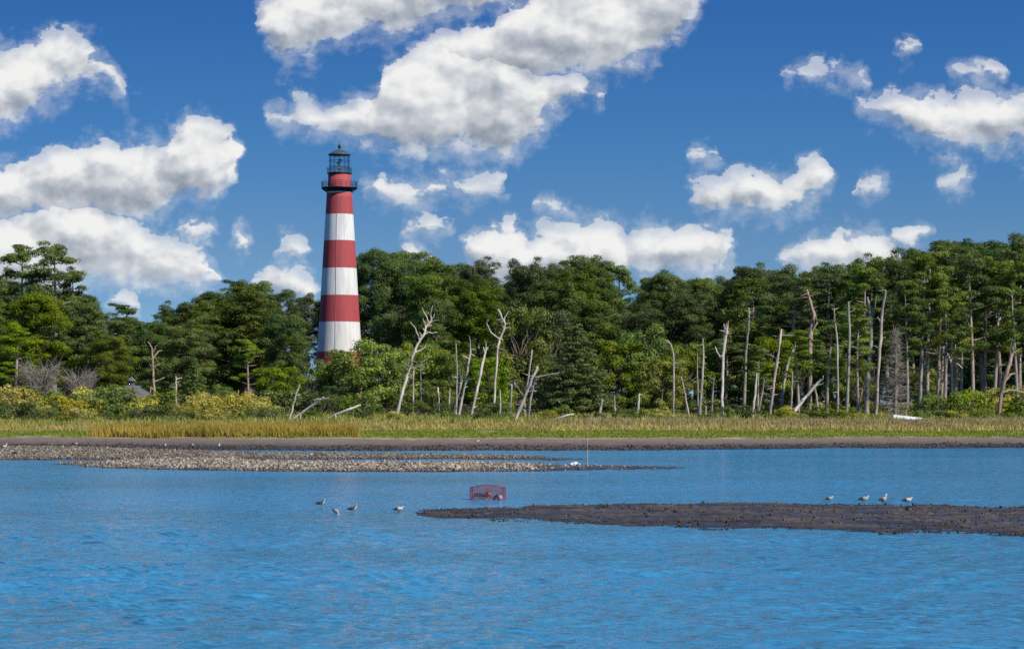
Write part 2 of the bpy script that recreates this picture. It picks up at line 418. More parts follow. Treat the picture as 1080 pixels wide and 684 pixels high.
def water_material():
    m, nt, b = material('channel_water')
    co_ = coords(nt)
    big = noise(nt, scalev(nt, co_, (.05, .11, 1)), 1.0, 3, .5)
    mid = noise(nt, scalev(nt, co_, (1.3, 2.6, 1)), 1.0, 4, .62)
    murk_ripple = X(nt, big.outputs['Fac'])*.45 + X(nt, mid.outputs['Fac'])*.55  # murky patches, plus dark ripple troughs and lighter crests painted into the colour
    nt.links.new(ramp(nt, murk_ripple, [(.36, (.042, .160, .235)), (.47, (.044, .215, .36)), (.62, (.050, .255, .45))]), b.inputs['Base Color'])
    b.inputs['Specular IOR Level'].default_value = .24
    b.inputs['Roughness'].default_value = .17; b.inputs['IOR'].default_value = 1.33
    # small wavelets as slopes, rougher and calmer patches drawn out across the wind
    na = noise(nt, scalev(nt, co_, (.7, 1.1, 1)), 5.5, 2, .5, dist=.3); nb = noise(nt, scalev(nt, co_, (.75, 1.0, 1)), 10.0, 1, .5)
    ax, ay, _ = sepxyz(nt, na.outputs['Color']); bx, by, _ = sepxyz(nt, nb.outputs['Color'])
    gust = noise(nt, scalev(nt, co_, (.035, .17, 1)), 1.0, 3, .55)
    g = X(nt, gust.outputs['Fac']).step(.36, .60, True, .55, 1.15)
    sx = ((ax - .5)*.7 + (bx - .5)*1.2)*g; sy = ((ay - .5)*1.0 + (by - .5)*1.7)*g
    gn_ = nt.nodes.new('ShaderNodeNewGeometry')
    va = nt.nodes.new('ShaderNodeVectorMath'); va.operation = 'ADD'; nt.links.new(gn_.outputs['Normal'], va.inputs[0]); nt.links.new(comb(nt, sx, sy, 0.0), va.inputs[1])
    vn = nt.nodes.new('ShaderNodeVectorMath'); vn.operation = 'NORMALIZE'; nt.links.new(va.outputs[0], vn.inputs[0]); nt.links.new(vn.outputs[0], b.inputs['Normal'])
    return m
M['water'] = water_material()

# ------------------------------------------------------------------ terrain sheet, water sheet
def grid_mesh(name, xs, ys, zf, mat, smooth=True):
    Xg, Yg = xs, ys
    nx, ny = Xg.shape[1], Xg.shape[0]
    v = np.stack([Xg, Yg, zf], -1).reshape(-1, 3)
    i = np.arange(ny - 1)[:, None]*nx; j = np.arange(nx - 1)[None, :]
    f = np.stack([i + j, i + j + 1, i + nx + j + 1, i + nx + j], -1).reshape(-1, 4)
    b = MB(); b.add(v, f); return b
xs = np.concatenate([[-4000, -1500, -600, -300, -180], np.arange(-110, 110.1, .7), [180, 300, 600, 1500, 4000]])
ys = np.concatenate([[-300, -40, 40, 90, 108], np.arange(116, 200, .55), np.arange(200, 480, 2.2), [520, 600, 800, 1400, 2600, 5000]])
gx, gy = np.meshgrid(xs, ys)
t = grid_mesh('ground', gx, gy, zg(gx, gy), None).build('ground', M['ground'], smooth=True)
tag(t, 'muddy and grassy shore rising from the water to the pine wood', 'ground', kind='structure')

_wr = np.random.RandomState(11)
_W = []
for i in range(46):
    wl = .20*(.95/.20)**_wr.rand(); a = _wr.normal(np.pi*.5 + .35, .75)
    _W.append((2*np.pi/wl, a, _wr.uniform(0, 6.28), wl*.0056*_wr.uniform(.6, 1.3)))
# footprints of the bars, traced where they lie on the water
def ring(px): return np.array([[(a - CX)*(6240.0/(b - HY))/F, 6240.0/(b - HY)] for a, b in px])
BAR_A = ring([(64,489.4),(100,487.5),(140,485.5),(180,484.0),(215,483.6),(245,484.0),(275,486.2),(330,487.4),(420,488),(500,488),(560,489.5),(610,490.8),(660,491.6),(724,492.4),(724,493.4),(670,494.6),(600,496.2),(520,496.8),(450,497.2),(330,497),(250,496),(170,495),(110,492.4)])
BAR_B = ring([(-160,471),(0,471.0),(100,472),(190,475),(250,477.3),(330,478.2),(420,479.2),(500,480),(560,481.5),(600,484),(590,485.6),(540,484.6),(470,483.6),(400,484.2),(330,484.3),(260,484.2),(220,484.2),(130,485.2),(0,484.6),(-160,484)])
BAR_C = ring([(424,541.5),(470,537.5),(540,535),(620,532.5),(720,531),(820,531),(920,532.5),(1000,534),(1100,535.5),(1330,539),(1330,574),(1200,570),(1100,566.5),(1020,563.5),(940,561.5),(860,559.5),(760,556.5),(660,553.5),(570,550.5),(500,546.5),(450,544)])
def sdist(poly, x, y):                            # signed distance, positive inside
    x = np.asarray(x, float); y = np.asarray(y, float)
    d = np.full(x.shape, 1e9); ins = np.zeros(x.shape, bool)
    n = len(poly)
    for i in range(n):
        ax, ay = poly[i]; bx, by = poly[(i + 1) % n]
        ex, ey = bx - ax, by - ay
        tt = np.clip(((x - ax)*ex + (y - ay)*ey)/(ex*ex + ey*ey), 0, 1)
        d = np.minimum(d, np.hypot(x - ax - tt*ex, y - ay - tt*ey))
        c = ((ay > y) != (by > y)) & (x < (bx - ax)*(y - ay)/(by - ay + 1e-12) + ax)
        ins ^= c
    return np.where(ins, d, -d)

us = np.concatenate([[-60, -6, -1, -.4], np.linspace(-.27, .27, 640), [.4, 1, 6, 60]])
yr = np.concatenate([[-200, -60, 0, 12, 18, 21], np.exp(np.arange(math.log(23.0), math.log(131), .0034)), [138, 150]])
ug, yg = np.meshgrid(us, yr)
xg = ug*np.maximum(yg, 21)*1.0
cell = np.maximum(.0034*yg, .54/640*yg)
zz = np.zeros(xg.shape)
dc = np.minimum(np.minimum(-sdist(BAR_C, xg, yg), -sdist(BAR_A, xg, yg)), 30)
calm = np.clip((dc - .1)/4.5, .18, 1)*np.clip(.78 + .5*wob(xg*.35, yg, 17, 2), .35, 1.2)
calm = calm*np.interp(yg, [40, 56, 62, 90, 130], [1, .75, .8, .6, .5])
for k, a, ph, am in _W:
    wl = 2*np.pi/k
    damp = np.clip((wl/cell - 2.6)/2.5, 0, 1)
    q = k*(xg*np.cos(a) + yg*np.sin(a)) + ph + .8*np.sin(.31*k*(xg*np.sin(a) - yg*np.cos(a)))
    zz += am*damp*np.sin(q)
zz = (zz + .3*np.abs(zz))*calm
zz = np.where((yg < 22.5) | (np.abs(ug) > .275) | (yg > 131), 0, zz)
t = grid_mesh('water', xg, yg, zz, None).build('water', M['water'], smooth=True)
tag(t, 'rippled blue tidal channel in the foreground', 'water', kind='structure')

def bar(name, poly, label, cat, mat, step, hmax, wid, lump, seed):
    x0, y0 = poly.min(0) - 1.0; x1, y1 = poly.max(0) + 1.0
    gx, gy = np.meshgrid(np.arange(x0, x1, step[0]), np.arange(y0, y1, step[1]))
    d = sdist(poly, gx, gy) + .45*wob(gx, gy*.5, 3.0, seed) + .30*wob(gx*.6, gy, .9, seed + 1) + .35*wob(gx*.6, gy, 1.9, seed + 2)
    z = np.where(d > 0, hmax*(1 - np.exp(-d/wid)), d*.25)
    z = z + lump*(wob(gx*.5, gy, .45, seed + 2) + .8*wob(gx*.6, gy, .23, seed + 3) + 1.3*wob(gx*.4, gy, 1.5, seed))*np.clip(d*2 + .3, 0, 1)
    o = grid_mesh(name, gx, gy, np.maximum(z, -.3), None).build(name, mat, smooth=True)
    tag(o, label, cat, kind='structure')
    def zf(x, y):
        d = sdist(poly, x, y) + .45*wob(x, y*.5, 3.0, seed) + .30*wob(x*.6, y, .9, seed + 1) + .35*wob(x*.6, y, 1.9, seed + 2)
        z = np.where(d > 0, hmax*(1 - np.exp(-d/wid)), d*.25)
        return z + lump*(wob(x*.5, y, .45, seed + 2) + .8*wob(x*.6, y, .23, seed + 3) + 1.3*wob(x*.4, y, 1.5, seed))*np.clip(d*2 + .3, 0, 1), d
    return zf
_b = 0
zA = bar('near_oyster_bar', BAR_A, 'pale oyster shell bar across the channel in front of the mud beach', 'oyster bar', M['shellmud'], (.11, .14), .085, 1.2, .014, 1)
zB = bar('far_oyster_bar', BAR_B, 'dark oyster bar running along the foot of the mud beach', 'oyster bar', M['shellmud'], (.14, .18), .075, 1.3, .013, 2)
zC = bar('mud_bar', BAR_C, 'bare dark brown mud bar behind the red crab trap and birds', 'mud bar', M['mud'], (.05, .055), .046, 1.7, .024, 3)

def scatter(name, polys, n, size, mats, label, cat, seed, zbias=0.0, edge=0.0, tall=.08):
    r = np.random.RandomState(seed); b = MB()
    for poly, zf, k, lum in polys:
        lo, hi = poly.min(0), poly.max(0)
        lo = np.maximum(lo, [-.26*hi[1], 0]); hi = np.minimum(hi, [.26*hi[1], 999])
        m = int(n*k*3)
        x = r.uniform(lo[0], hi[0], m); y = r.uniform(lo[1], hi[1], m)
        z, d = zf(x, y)
        keep = (d > -.25) & (z > -.05) & (wob(x*.5, y, 1.3, seed % 4) + r.normal(0, .35, m) > (.25 if seed == 6 else -.35) - edge*np.exp(-np.abs(d)/.35))
        x, y, z = x[keep][:int(n*k)], y[keep][:int(n*k)], z[keep][:int(n*k)]
        if seed == 3:                                # the far tip of the bar is bare mud
            kk = r.rand(len(x)) > np.clip((CX + F*x/y - 500)/90.0, 0, .93); x, y, z = x[kk], y[kk], z[kk]
        m = len(x)
        s = size*np.clip(r.lognormal(-.12, .45, m), .35, 2.4); el = r.uniform(.1, 1.4, m); az = r.uniform(0, 6.28, m)
        t1 = np.stack([np.cos(az)*np.cos(el), np.sin(az)*np.cos(el), np.sin(el)], -1)
        t2 = np.stack([-np.sin(az), np.cos(az), r.uniform(-.4, .4, m)], -1); t2 /= np.linalg.norm(t2, axis=1)[:, None]
        nn = np.cross(t1, t2)
        c = np.stack([x, y, z + zbias], -1)
        a_ = (s*.55)[:, None]; b_ = (s*.32)[:, None]; h_ = (s*.16)[:, None]
        v = np.stack([c - t1*a_, c + t2*b_ + nn*h_, c + t1*a_, c - t2*b_ + nn*h_, c + nn*h_*2.2 + t1*a_*.2, c - nn*h_], 1).reshape(-1, 3)
        i = np.arange(m)[:, None]*6
        f = np.concatenate([i + q for q in ([0,1,4],[1,2,4],[2,3,4],[3,0,4],[1,0,5],[2,1,5],[3,2,5],[0,3,5])])
        b.add(v, f, np.repeat(np.clip(r.beta(1.3, 1.9, m)*lum*np.clip(.8 + .75*wob(x*.6, y, 1.4, 1) + .35*wob(x, y, .5, 2), .15, 1.6)*np.clip(.25 + z/tall, .2, 1.15), 0, 1), 6))
    return tag(b.build(name, mats), label, cat, kind='stuff')
scatter('oyster_shells', [(BAR_A, zA, 1.0, 1.45), (BAR_B, zB, 1.4, .7)], 17000, .12, M['shell'], 'grey and tan oyster shells heaped over the far bars', 'oyster shells', 3, .0)
scatter('mud_clods', [(BAR_C, zC, 1.0, 1.0)], 6000, .062, M['shell_dark'], 'dark clods and broken shells strewn over the near mud bar', 'mud clods', 6, 0.0, 1.2, .05)
def beach(x, y): return zg(x, y), np.where(y > 124, 1.0, -1.0)*np.where(zg(x, y) < .11, 1, -1)*np.where(zg(x, y) > -.02, 1, -1)
scatter('shore_shells', [(np.array([[-45., 119], [45, 119], [45, 146], [-45, 146]]), beach, 1.0, 1.0)], 12000, .12, M['shell_dark'], 'dark shells and rubble at the wet edge of the beach', 'shell rubble', 9)

# ------------------------------------------------------------------ marsh grass (uncountable)
def grass(name, mat, n, px, yr_, h, wd, label, cat, seed, dens=None, lean=.35, clump=0.0):
    r = np.random.RandomState(seed)
    y = r.uniform(yr_[0], yr_[1], n*3); x = (r.uniform(px[0], px[1], n*3) - CX)*y/F
    k = np.ones(len(x), bool)
    if dens is not None: k = dens(x, y) + r.normal(0, .16, len(x)) > 0
    k &= zg(x, y) > .300 + .035*wob(x, y, 5, 1)
    x, y = x[k][:n], y[k][:n]; n = len(x)
    hh = h*r.uniform(.45, 1.15, n)*(1 + clump*wob(x, y, 3.7, seed % 4))
    az = r.uniform(0, 6.28, n); ln = np.abs(r.normal(0, lean, n))
    z = zg(x, y) - .03
    c = np.stack([x, y, z], -1)
    top = c + np.stack([np.cos(az)*ln*hh, np.sin(az)*ln*hh, hh], -1)
    fa = r.uniform(-.9, .9, n); s = np.stack([np.cos(fa), np.sin(fa), 0*fa], -1)*(wd*r.uniform(.6, 1.4, n))[:, None]
    mid = c*.45 + top*.55 - np.stack([np.cos(az)*ln*hh*.12, np.sin(az)*ln*hh*.12, 0*hh], -1)
    v = np.stack([c - s*.6, c + s*.6, mid + s, mid - s, top], 1).reshape(-1, 3)
    i = np.arange(n)[:, None]*5
    b = MB(); tt = np.repeat(np.clip(.5 + .3*wob(x, y, 6, (seed + 1) % 4) + r.normal(0, .11, n), 0, 1), 5)
    b.add(v, np.concatenate([i + np.array([[0, 1, 2, 3]])]), tt)
    b.f3.append((i + np.array([[3, 2, 4]])).reshape(-1, 3)); b.m3.append(np.zeros(n, int))
    return tag(b.build(name, mat), label, cat, kind='stuff')
def pxof(x, y): return CX + F*x/y
grass('cordgrass', M['grass_green'], 75000, (-150, 1260), (149, 184), .15, .035, 'short green cordgrass carpeting the edge of the mud beach', 'grass', 21, lambda x, y: wob(x, y, 8, 1) + .7)
grass('golden_grass', M['grass_gold'], 42000, (92, 380), (152, 168), .78, .022, 'tall golden marsh grass in a dense strip on the shore', 'grass', 22,
      lambda x, y: np.minimum(pxof(x, y) - 108 + 6*wob(x, y, 5, 1), 372 - pxof(x, y))/40.0 + .1 - np.clip(y - 163 + 4*(pxof(x, y) > 330), 0, 9)*.25, clump=.18)
grass('ochre_grass', M['grass_ochre'], 68000, (-150, 1260), (174, 205), .42, .03, 'ochre grass band between green flat and bushes', 'grass', 23, lambda x, y: wob(x, y, 9, 2) + .30, clump=.5)
grass('meadow_weeds', M['grass_weed'], 112000, (-150, 1260), (190, 256), .55, .035, 'rank yellow green weeds in front of the wood', 'weeds', 24, lambda x, y: wob(x, y, 7, 3) + .75, clump=.7)
grass('rusty_weeds', M['grass_brown'], 50000, (560, 1260), (186, 206), .6, .032, 'dull rusty brown weeds along the right of the marsh', 'weeds', 25, lambda x, y: wob(x, y, 6, 2) + .25 + (pxof(x, y) - 760)/500.0, clump=.3)

# ------------------------------------------------------------------ tree and shrub kinds
def leaf_cards(b, clumps, per_m2, size, rng, flat=.7, aspect=.42, updir=.35):
    """fills clump ellipsoids (x, y, z, r, rz) with small leaf sprays"""
    for (x, y, z, r_, rz, tint) in clumps:
        n = max(14, int(per_m2*4*np.pi*(r_*r_*.6 + r_*rz*.4)))
        d = rng.normal(size=(n, 3)); d /= np.linalg.norm(d, axis=1)[:, None]
        d[:, 2] = np.where((d[:, 2] < -.2) & (rng.rand(n) < .6), -d[:, 2], d[:, 2])
        rr = rng.uniform(.45, 1.0, n)**.6*(1 + rng.normal(0, .13, n))
        c = d*rr[:, None]*np.array([r_, r_, rz]) + np.array([x, y, z])
        nn = d + rng.normal(0, .45, (n, 3)) + np.array([0, 0, updir]); nn /= np.linalg.norm(nn, axis=1)[:, None]
        t = np.cross(nn, rng.normal(size=(n, 3))); t /= np.linalg.norm(t, axis=1)[:, None]
        u = np.cross(nn, t)
        s = size*rng.uniform(.6, 1.45, n)[:, None]
        v = np.stack([c - t*s*.5, c + u*s*aspect*.5 + t*s*.08, c + t*s*.5, c - u*s*aspect*.5 + t*s*.08], 1).reshape(-1, 3)
        i = np.arange(n)[:, None]*4
        b.add(v, i + np.array([[0, 1, 2, 3]]), np.repeat(np.clip(tint + rng.normal(0, .10, n), 0, 1), 4))
def limb(tr, p0, p1, r0, r1, rng, bend=.12):
    p0, p1 = np.array(p0, float), np.array(p1, float); L = np.linalg.norm(p1 - p0)
    ts = np.linspace(0, 1, 5)[:, None]
    mid = rng.normal(0, bend*L, 3)*np.array([1, 1, .5]); mid[2] -= bend*L*.4
    pts = p0*(1 - ts) + p1*ts + mid*np.sin(ts*np.pi)
    tr.tube(pts, np.linspace(r0, r1, 5), 5)
PROTO = {}
def finish(kind, tr, cr, bark, leafm):
    tm = tr.mesh('trunk', bark, True); cm = cr.mesh('crown', leafm)
    PROTO.setdefault(kind, []).append((tm, cm))
def pine_round(seed):                              # dense broad-domed pine, 20 m
    g = np.random.RandomState(seed); tr, cr = MB(), MB(); H = 20.0
    top = np.array([g.normal(0, .5), g.normal(0, .5), H - 1.2])
    ts = np.linspace(0, 1, 9); pts = np.stack([top[0]*ts + .25*np.sin(ts*4 + seed), top[1]*ts, ts*top[2]], -1)
    tr.tube(pts, np.interp(ts, [0, .06, .6, 1], [.46, .34, .22, .05]), 8)
    cl = []; z = 5.0 + g.rand()
    while z < H - .8:
        f = (z - 5)/(H - 5)
        R = 4.6*(max(0.0, 1 - (abs(f - .42)/.60)**2.3)**.5*.85 + .18)*g.uniform(.75, 1.1)
        nb = g.randint(4, 7); a0 = g.rand()*6.28
        for k in range(nb):
            a = a0 + k*6.28/nb + g.normal(0, .3); L = R*g.uniform(.6, 1.12)
            zt = z + L*g.uniform(.05, .32)
            e = np.array([math.cos(a)*L, math.sin(a)*L, zt]) + np.array([top[0]*f, top[1]*f, 0])
            limb(tr, [top[0]*z/H, top[1]*z/H, z - .3], e, .10, .025, g)
            tint = np.clip(g.normal(.5, .2), 0.05, .95)
            for q in range(g.randint(2, 4)):
                s = g.uniform(.45, 1.0); p = e*s + np.array([0, 0, z])*(1 - s); p = p + g.normal(0, .65, 3)
                r_ = g.uniform(.7, 1.35); cl.append((p[0], p[1], p[2], r_, r_*g.uniform(.58, .92), tint))
        z += g.uniform(.95, 1.45)
    for k in range(7):
        cl.append((top[0] + g.normal(0, 1.1), top[1] + g.normal(0, 1.1), H - g.uniform(.4, 1.5), g.uniform(.7, 1.1), .6, g.uniform(.4, .7)))
    leaf_cards(cr, cl, 32, .27, g, aspect=.36)
    finish('pine_round', tr, cr, M['bark'], M['needles_dark'])
def pine_open(seed):                               # tall pine, bare stem, loose flat pads of needles high up, 20 m
    g = np.random.RandomState(seed); tr, cr = MB(), MB(); H = 20.0
    ts = np.linspace(0, 1, 11); ph = g.rand()*6
    pts = np.stack([.35*np.sin(ts*3.3 + ph) - .35*math.sin(ph), .3*np.sin(ts*2.7 + ph*2) - .3*math.sin(ph*2), ts*(H - .7)], -1)
    tr.tube(pts, np.interp(ts, [0, .05, .7, 1], [.38, .29, .17, .04]), 8)
    def at(z): return np.array([np.interp(z, pts[:, 2], pts[:, 0]), np.interp(z, pts[:, 2], pts[:, 1]), z])
    cl = []; z = H*g.uniform(.40, .5)
    while z < H - .6:
        f = (z - H*.45)/(H*.55)
        for k in range(g.randint(2, 4)):
            a = g.rand()*6.28; L = (3.3 - 1.5*f)*g.uniform(.55, 1.15)
            e = at(z) + np.array([math.cos(a)*L, math.sin(a)*L, L*g.uniform(.1, .5)])
            limb(tr, at(z), e, .085, .022, g, .1)
            tint = np.clip(g.normal(.5, .22), 0.05, .95)
            for q in range(g.randint(2, 4)):
                s = g.uniform(.6, 1.08); p = at(z)*(1 - s) + e*s + g.normal(0, .35, 3)*np.array([1, 1, .6])
                r_ = g.uniform(.6, 1.15); cl.append((p[0], p[1], p[2] + .15, r_, r_*g.uniform(.38, .55), tint))
        z += g.uniform(.8, 1.6)
    for k in range(6):
        p = at(H - .8) + g.normal(0, .8, 3)*np.array([1, 1, .5]); cl.append((p[0], p[1], p[2], g.uniform(.6, .95), .45, g.uniform(.4, .75)))
    for k in range(g.randint(2, 6)):               # dead stubs below the crown
        zz = H*g.uniform(.2, .45); a = g.rand()*6.28; L = g.uniform(.5, 1.6)
        limb(tr, at(zz), at(zz) + np.array([math.cos(a)*L, math.sin(a)*L, g.uniform(-.2, .5)]), .05, .015, g)
    leaf_cards(cr, cl, 27, .29, g, aspect=.32)
    finish('pine_open', tr, cr, M['bark_pale'], M['needles_olive'])
def conifer(seed):                                 # conical tree clothed to the ground, 10 m
    g = np.random.RandomState(seed); tr, cr = MB(), MB(); H = 10.0
    tr.tube([[0, 0, 0], [0, 0, 5], [.05, 0, 9.8]], [.24, .15, .02], 8)
    cl = []; z = .9
    while z < H:
        f = z/H; R = 3.5*(1 - f)**.8 + .12
        nb = max(3, int(3 + R*2.6)); a0 = g.rand()*6.28
        for k in range(nb):
            a = a0 + k*6.28/nb + g.normal(0, .2); L = R*g.uniform(.78, 1.1)
            e = np.array([math.cos(a)*L, math.sin(a)*L, z + L*.12])
            limb(tr, [0, 0, z], e, .045, .012, g, .05)
            tint = np.clip(g.normal(.5, .2), 0.05, .95)
            for s in np.linspace(.35, 1, max(2, int(L/1.0) + 1)):
                p = e*s + np.array([0, 0, z])*(1 - s) + g.normal(0, .18, 3); r_ = (.35 + .4*(1 - f))*g.uniform(.8, 1.2)
                cl.append((p[0], p[1], p[2], r_, r_*.45, tint))
        z += g.uniform(.42, .62)
    leaf_cards(cr, cl, 26, .25, g)
    finish('conifer', tr, cr, M['bark'], M['cedar_green'])
def broadleaf(seed):                               # bushy light green tree, foliage low down, 9 m
    g = np.random.RandomState(seed); tr, cr = MB(), MB(); H = 9.0
    tr.tube([[0, 0, 0], [.2, .1, 2], [.1, -.2, 4.5]], [.24, .18, .10], 8)
    cl = []
    for k in range(64):
        a = g.rand()*6.28; f = g.rand()**.8; z = 1.0 + f*(H - 1.9)
        R = 3.6*(1 - ((z - 3.8)/5.4)**2)**.5 if abs(z - 3.8) < 5.3 else .4
        L = R*g.uniform(.55, 1.05)
        if k % 2 == 0: limb(tr, [.1, 0, min(z*.7, 4.3)], [math.cos(a)*L, math.sin(a)*L, z], .06, .015, g)
        r_ = g.uniform(.6, 1.15); cl.append((math.cos(a)*L, math.sin(a)*L, z, r_, r_*g.uniform(.6, .85), np.clip(g.normal(.5, .24), .05, .95)))
    leaf_cards(cr, cl, 25, .25, g, aspect=.5)
    finish('broadleaf', tr, cr, M['bark'], M['leaves_bright'])
def shrub(seed):                                   # rounded multi-stemmed bush, 2.4 m
    g = np.random.RandomState(seed); tr, cr = MB(), MB(); H = 2.4; cl = []
    for k in range(26):
        a = g.rand()*6.28; f = g.rand(); z = .35 + f*(H - .6)
        L = 1.5*math.sqrt(max(.05, 1 - ((z - .7)/1.9)**2))*g.uniform(.35, 1.0)
        if k % 2 == 0: limb(tr, [g.normal(0, .08), g.normal(0, .08), 0], [math.cos(a)*L, math.sin(a)*L, z], .03, .010, g)
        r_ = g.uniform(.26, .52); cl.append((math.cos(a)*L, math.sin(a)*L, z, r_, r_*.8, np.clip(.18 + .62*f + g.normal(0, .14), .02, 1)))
    leaf_cards(cr, cl, 42, .17, g, aspect=.5, updir=.5)
    finish('shrub', tr, cr, M['twig_grey'], M['groundsel'])
def bare(seed, cone):                              # leafless grey tree: fine twigs only
    g = np.random.RandomState(seed); tr, cr = MB(), MB(); H = 10.0 if cone else 5.0
    if cone: tr.tube([[0, 0, 0], [.1, 0, 5], [0, .1, H]], [.2, .12, .02], 7)
    else:
        for k in range(6):
            a = g.rand()*6.28; tr.tube([[0, 0, 0], [math.cos(a)*.5, math.sin(a)*.5, 1.8], [math.cos(a)*1.2, math.sin(a)*1.2, 3.6]], [.10, .07, .03], 6)
    for k in range(420 if cone else 330):
        f = g.rand()**.8; a = g.rand()*6.28
        if cone:
            z = .8 + f*(H - 1); L = (2.9*(1 - f)**.8 + .2)*g.uniform(.5, 1.1); p0 = np.array([0, 0, z]); p1 = p0 + np.array([math.cos(a)*L, math.sin(a)*L, L*g.uniform(-.15, .35)])
        else:
            z = 1.2 + f*2.6; p0 = np.array([math.cos(a)*f, math.sin(a)*f, z]); p1 = p0 + np.array([math.cos(a + g.normal(0, .6)), math.sin(a + g.normal(0, .6)), g.uniform(.3, 1.2)])*g.uniform(.6, 1.5)
        m = (p0 + p1)/2 + g.normal(0, .12, 3)
        cr.tube([p0, m, p1], [.028, .018, .007], 3, cap=False)
        for q in range(2):
            p2 = m + g.normal(0, .38, 3); cr.tube([m, p2], [.014, .005], 3, cap=False)
    kind = 'bare_cone' if cone else 'bare_shrub'
    tm = tr.mesh('trunk', M['dead_grey'], True); cm = cr.mesh('twigs', M['twig_pale'])
    PROTO.setdefault(kind, []).append((tm, cm))
for s in range(5): pine_round(100 + s)
for s in range(5): pine_open(200 + s)
for s in range(3): conifer(300 + s)
for s in range(4): broadleaf(400 + s)
for s in range(4): shrub(500 + s)
bare(601, True); bare(602, False)
BASEH = dict(pine_round=20, pine_open=20, conifer=10, broadleaf=9, shrub=2.4, bare_cone=10, bare_shrub=5)

FIRST = {}
def plant(name, kind, x, y, h, wide=1.0, leaf=None, bark=None, var=None, rng=random, sink=.15):
    """a plant as its own thing with its own trunk and crown; later ones are copies of the first of their kind"""
    var = var if var is not None else rng.randrange(len(PROTO[kind]))
    s = h/BASEH[kind]
    key = (kind, var)
    if key not in FIRST:
        r = empty(name, (0, 0, 0))
        a = bpy.data.objects.new('stem' if kind == 'shrub' else 'trunk', PROTO[kind][var][0]); link(a, r)
        b = bpy.data.objects.new('twigs' if kind.startswith('bare') else ('foliage' if kind == 'shrub' else 'crown'), PROTO[kind][var][1]); link(b, r)
        FIRST[key] = (r, a, b)
    else:
        r0, a0, b0 = FIRST[key]
        r = r0.copy(); r.name = name; C.objects.link(r)
        a = a0.copy(); a.parent = r; C.objects.link(a)
        b = b0.copy(); b.parent = r; C.objects.link(b)
        for k in list(r.keys()):
            if k in ('label', 'category', 'group', 'kind'): del r[k]
    r.location = (x, y, zgf(x, y) - sink); r.scale = (s*wide, s*wide, s); r.rotation_euler = (0, 0, rng.uniform(0, 6.28))
    for o, m in ((b, leaf), (a, bark)):
        if o.material_slots:
            o.material_slots[0].link = 'OBJECT'
            o.material_slots[0].material = m if m else o.data.materials[0]
    return r
def hfor(px, py, D):                               # height that lifts a plant's top to a given row
    x, y, z = P(px, py, D); return z - zgf(x, y) + .15

# ---- labels by landmark: which plant of a rank, counted from the nearest thing one can find
MARKS = [(-300, None), (58, 'the tallest open pine'), (161, 'the forked snag'), (358, 'the lighthouse'), (430, 'the leaning white snag'), (608, 'the broad conical pine'),
         (765, 'the splintered trunk'), (944, 'the grey dead cedar'), (1060, 'the rust-brown trunk'), (1400, None)]
ORD = 'first second third fourth fifth sixth seventh eighth ninth tenth eleventh twelfth thirteenth fourteenth fifteenth sixteenth seventeenth eighteenth nineteenth twentieth'.split()
RANKS = {}
def ranked(o, px, phrase, rank, cat, group):
    RANKS.setdefault(rank, []).append((px, o, phrase)); o['category'] = cat; o['group'] = group
def write_labels():
    for rank, L in RANKS.items():
        for i in range(len(MARKS) - 1):
            a, b = MARKS[i], MARKS[i + 1]
            seg = sorted([q for q in L if a[0] <= q[0] < b[0]], key=lambda q: q[0])
            if a[1] is None: seg = seg[::-1]
            for k, (px, o, ph) in enumerate(seg):
                if a[1] is None: s = f"{ph}, {ORD[k]} outward past {b[1]}, {rank}"
                elif b[1] is None: s = f"{ph}, {ORD[k]} outward past {a[1]}, {rank}"
                else: s = f"{ph}, {ORD[k]} from {a[1][4:]} towards {b[1][4:]}, {rank}"
                o['label'] = s

SKY = [(-60,285),(0,286),(20,300),(60,300),(84,300),(95,310),(130,321),(170,325),(200,318),(215,310),(235,300),(260,294),(285,302),(305,310),(330,318),(352,318),(372,300),(385,265),(410,262),(430,266),(455,272),(490,280),(515,276),(535,284),(552,275),(580,276),(605,270),(622,267),(650,275),(690,285),(720,290),(760,288),(800,280),(850,285),(900,274),(950,268),(1000,252),(1040,256),(1080,250),(1140,255)]
def skyrow(px): return float(np.interp(px, [p[0] for p in SKY], [p[1] for p in SKY]))
R = random.Random(7)
# back ranks of the wood
def rank(D, px0, px1, step, drop, rankname, kinds, jitter=6, skip=None):
    px = px0
    while px < px1:
        q = px + R.uniform(-.3, .3)*step; d = D + R.uniform(-jitter, jitter)
        top = skyrow(q) + R.uniform(*drop)
        k, leaf, phrase, wide = R.choice(kinds)
        if not (skip and skip(q, d, top)):
            h = hfor(q, top, d)
            x, y, _ = P(q, 0, d)
            o = plant('pine_tree' if k.startswith('pine') else 'broadleaf_tree' if k == 'broadleaf' else 'conifer_tree', k, x, y, h, wide*R.uniform(.9, 1.12)*(20/h if k.startswith('pine') and h < 20 else 1)**.5, M[leaf], None, None, R)
            ranked(o, q, phrase, rankname, 'tree', 'trees of the pine wood')
        px += step
PD = ('pine_round', 'needles_dark', 'dark dense pine', 1.0); PO = ('pine_round', 'needles_olive', 'olive rounded pine', 1.0)
OP = ('pine_open', 'needles_olive', 'loose open pine', 1.1); OD = ('pine_open', 'needles_dark', 'dark open pine', 1.1)
BL = ('broadleaf', 'leaves_bright', 'light green bushy tree', 1.0); NB = ('pine_round', 'needles_bright', 'fresh green pine', 1.0)
def clear_tower(q, d, top): return 292 < q < (440 if d > 335 else 412) and d < 415 and top < 372
rank(432, 296, 440, 26, (0, 6), 'behind the tower', [PD])
rank(385, -50, 1130, 46, (4, 14), 'hindmost rank', [PD, PO, PD], 8, clear_tower)
rank(300, -50, 1130, 30, (118, 138), 'shaded rank', [('broadleaf', 'needles_dark', 'understorey tree', 1.3)], 5)
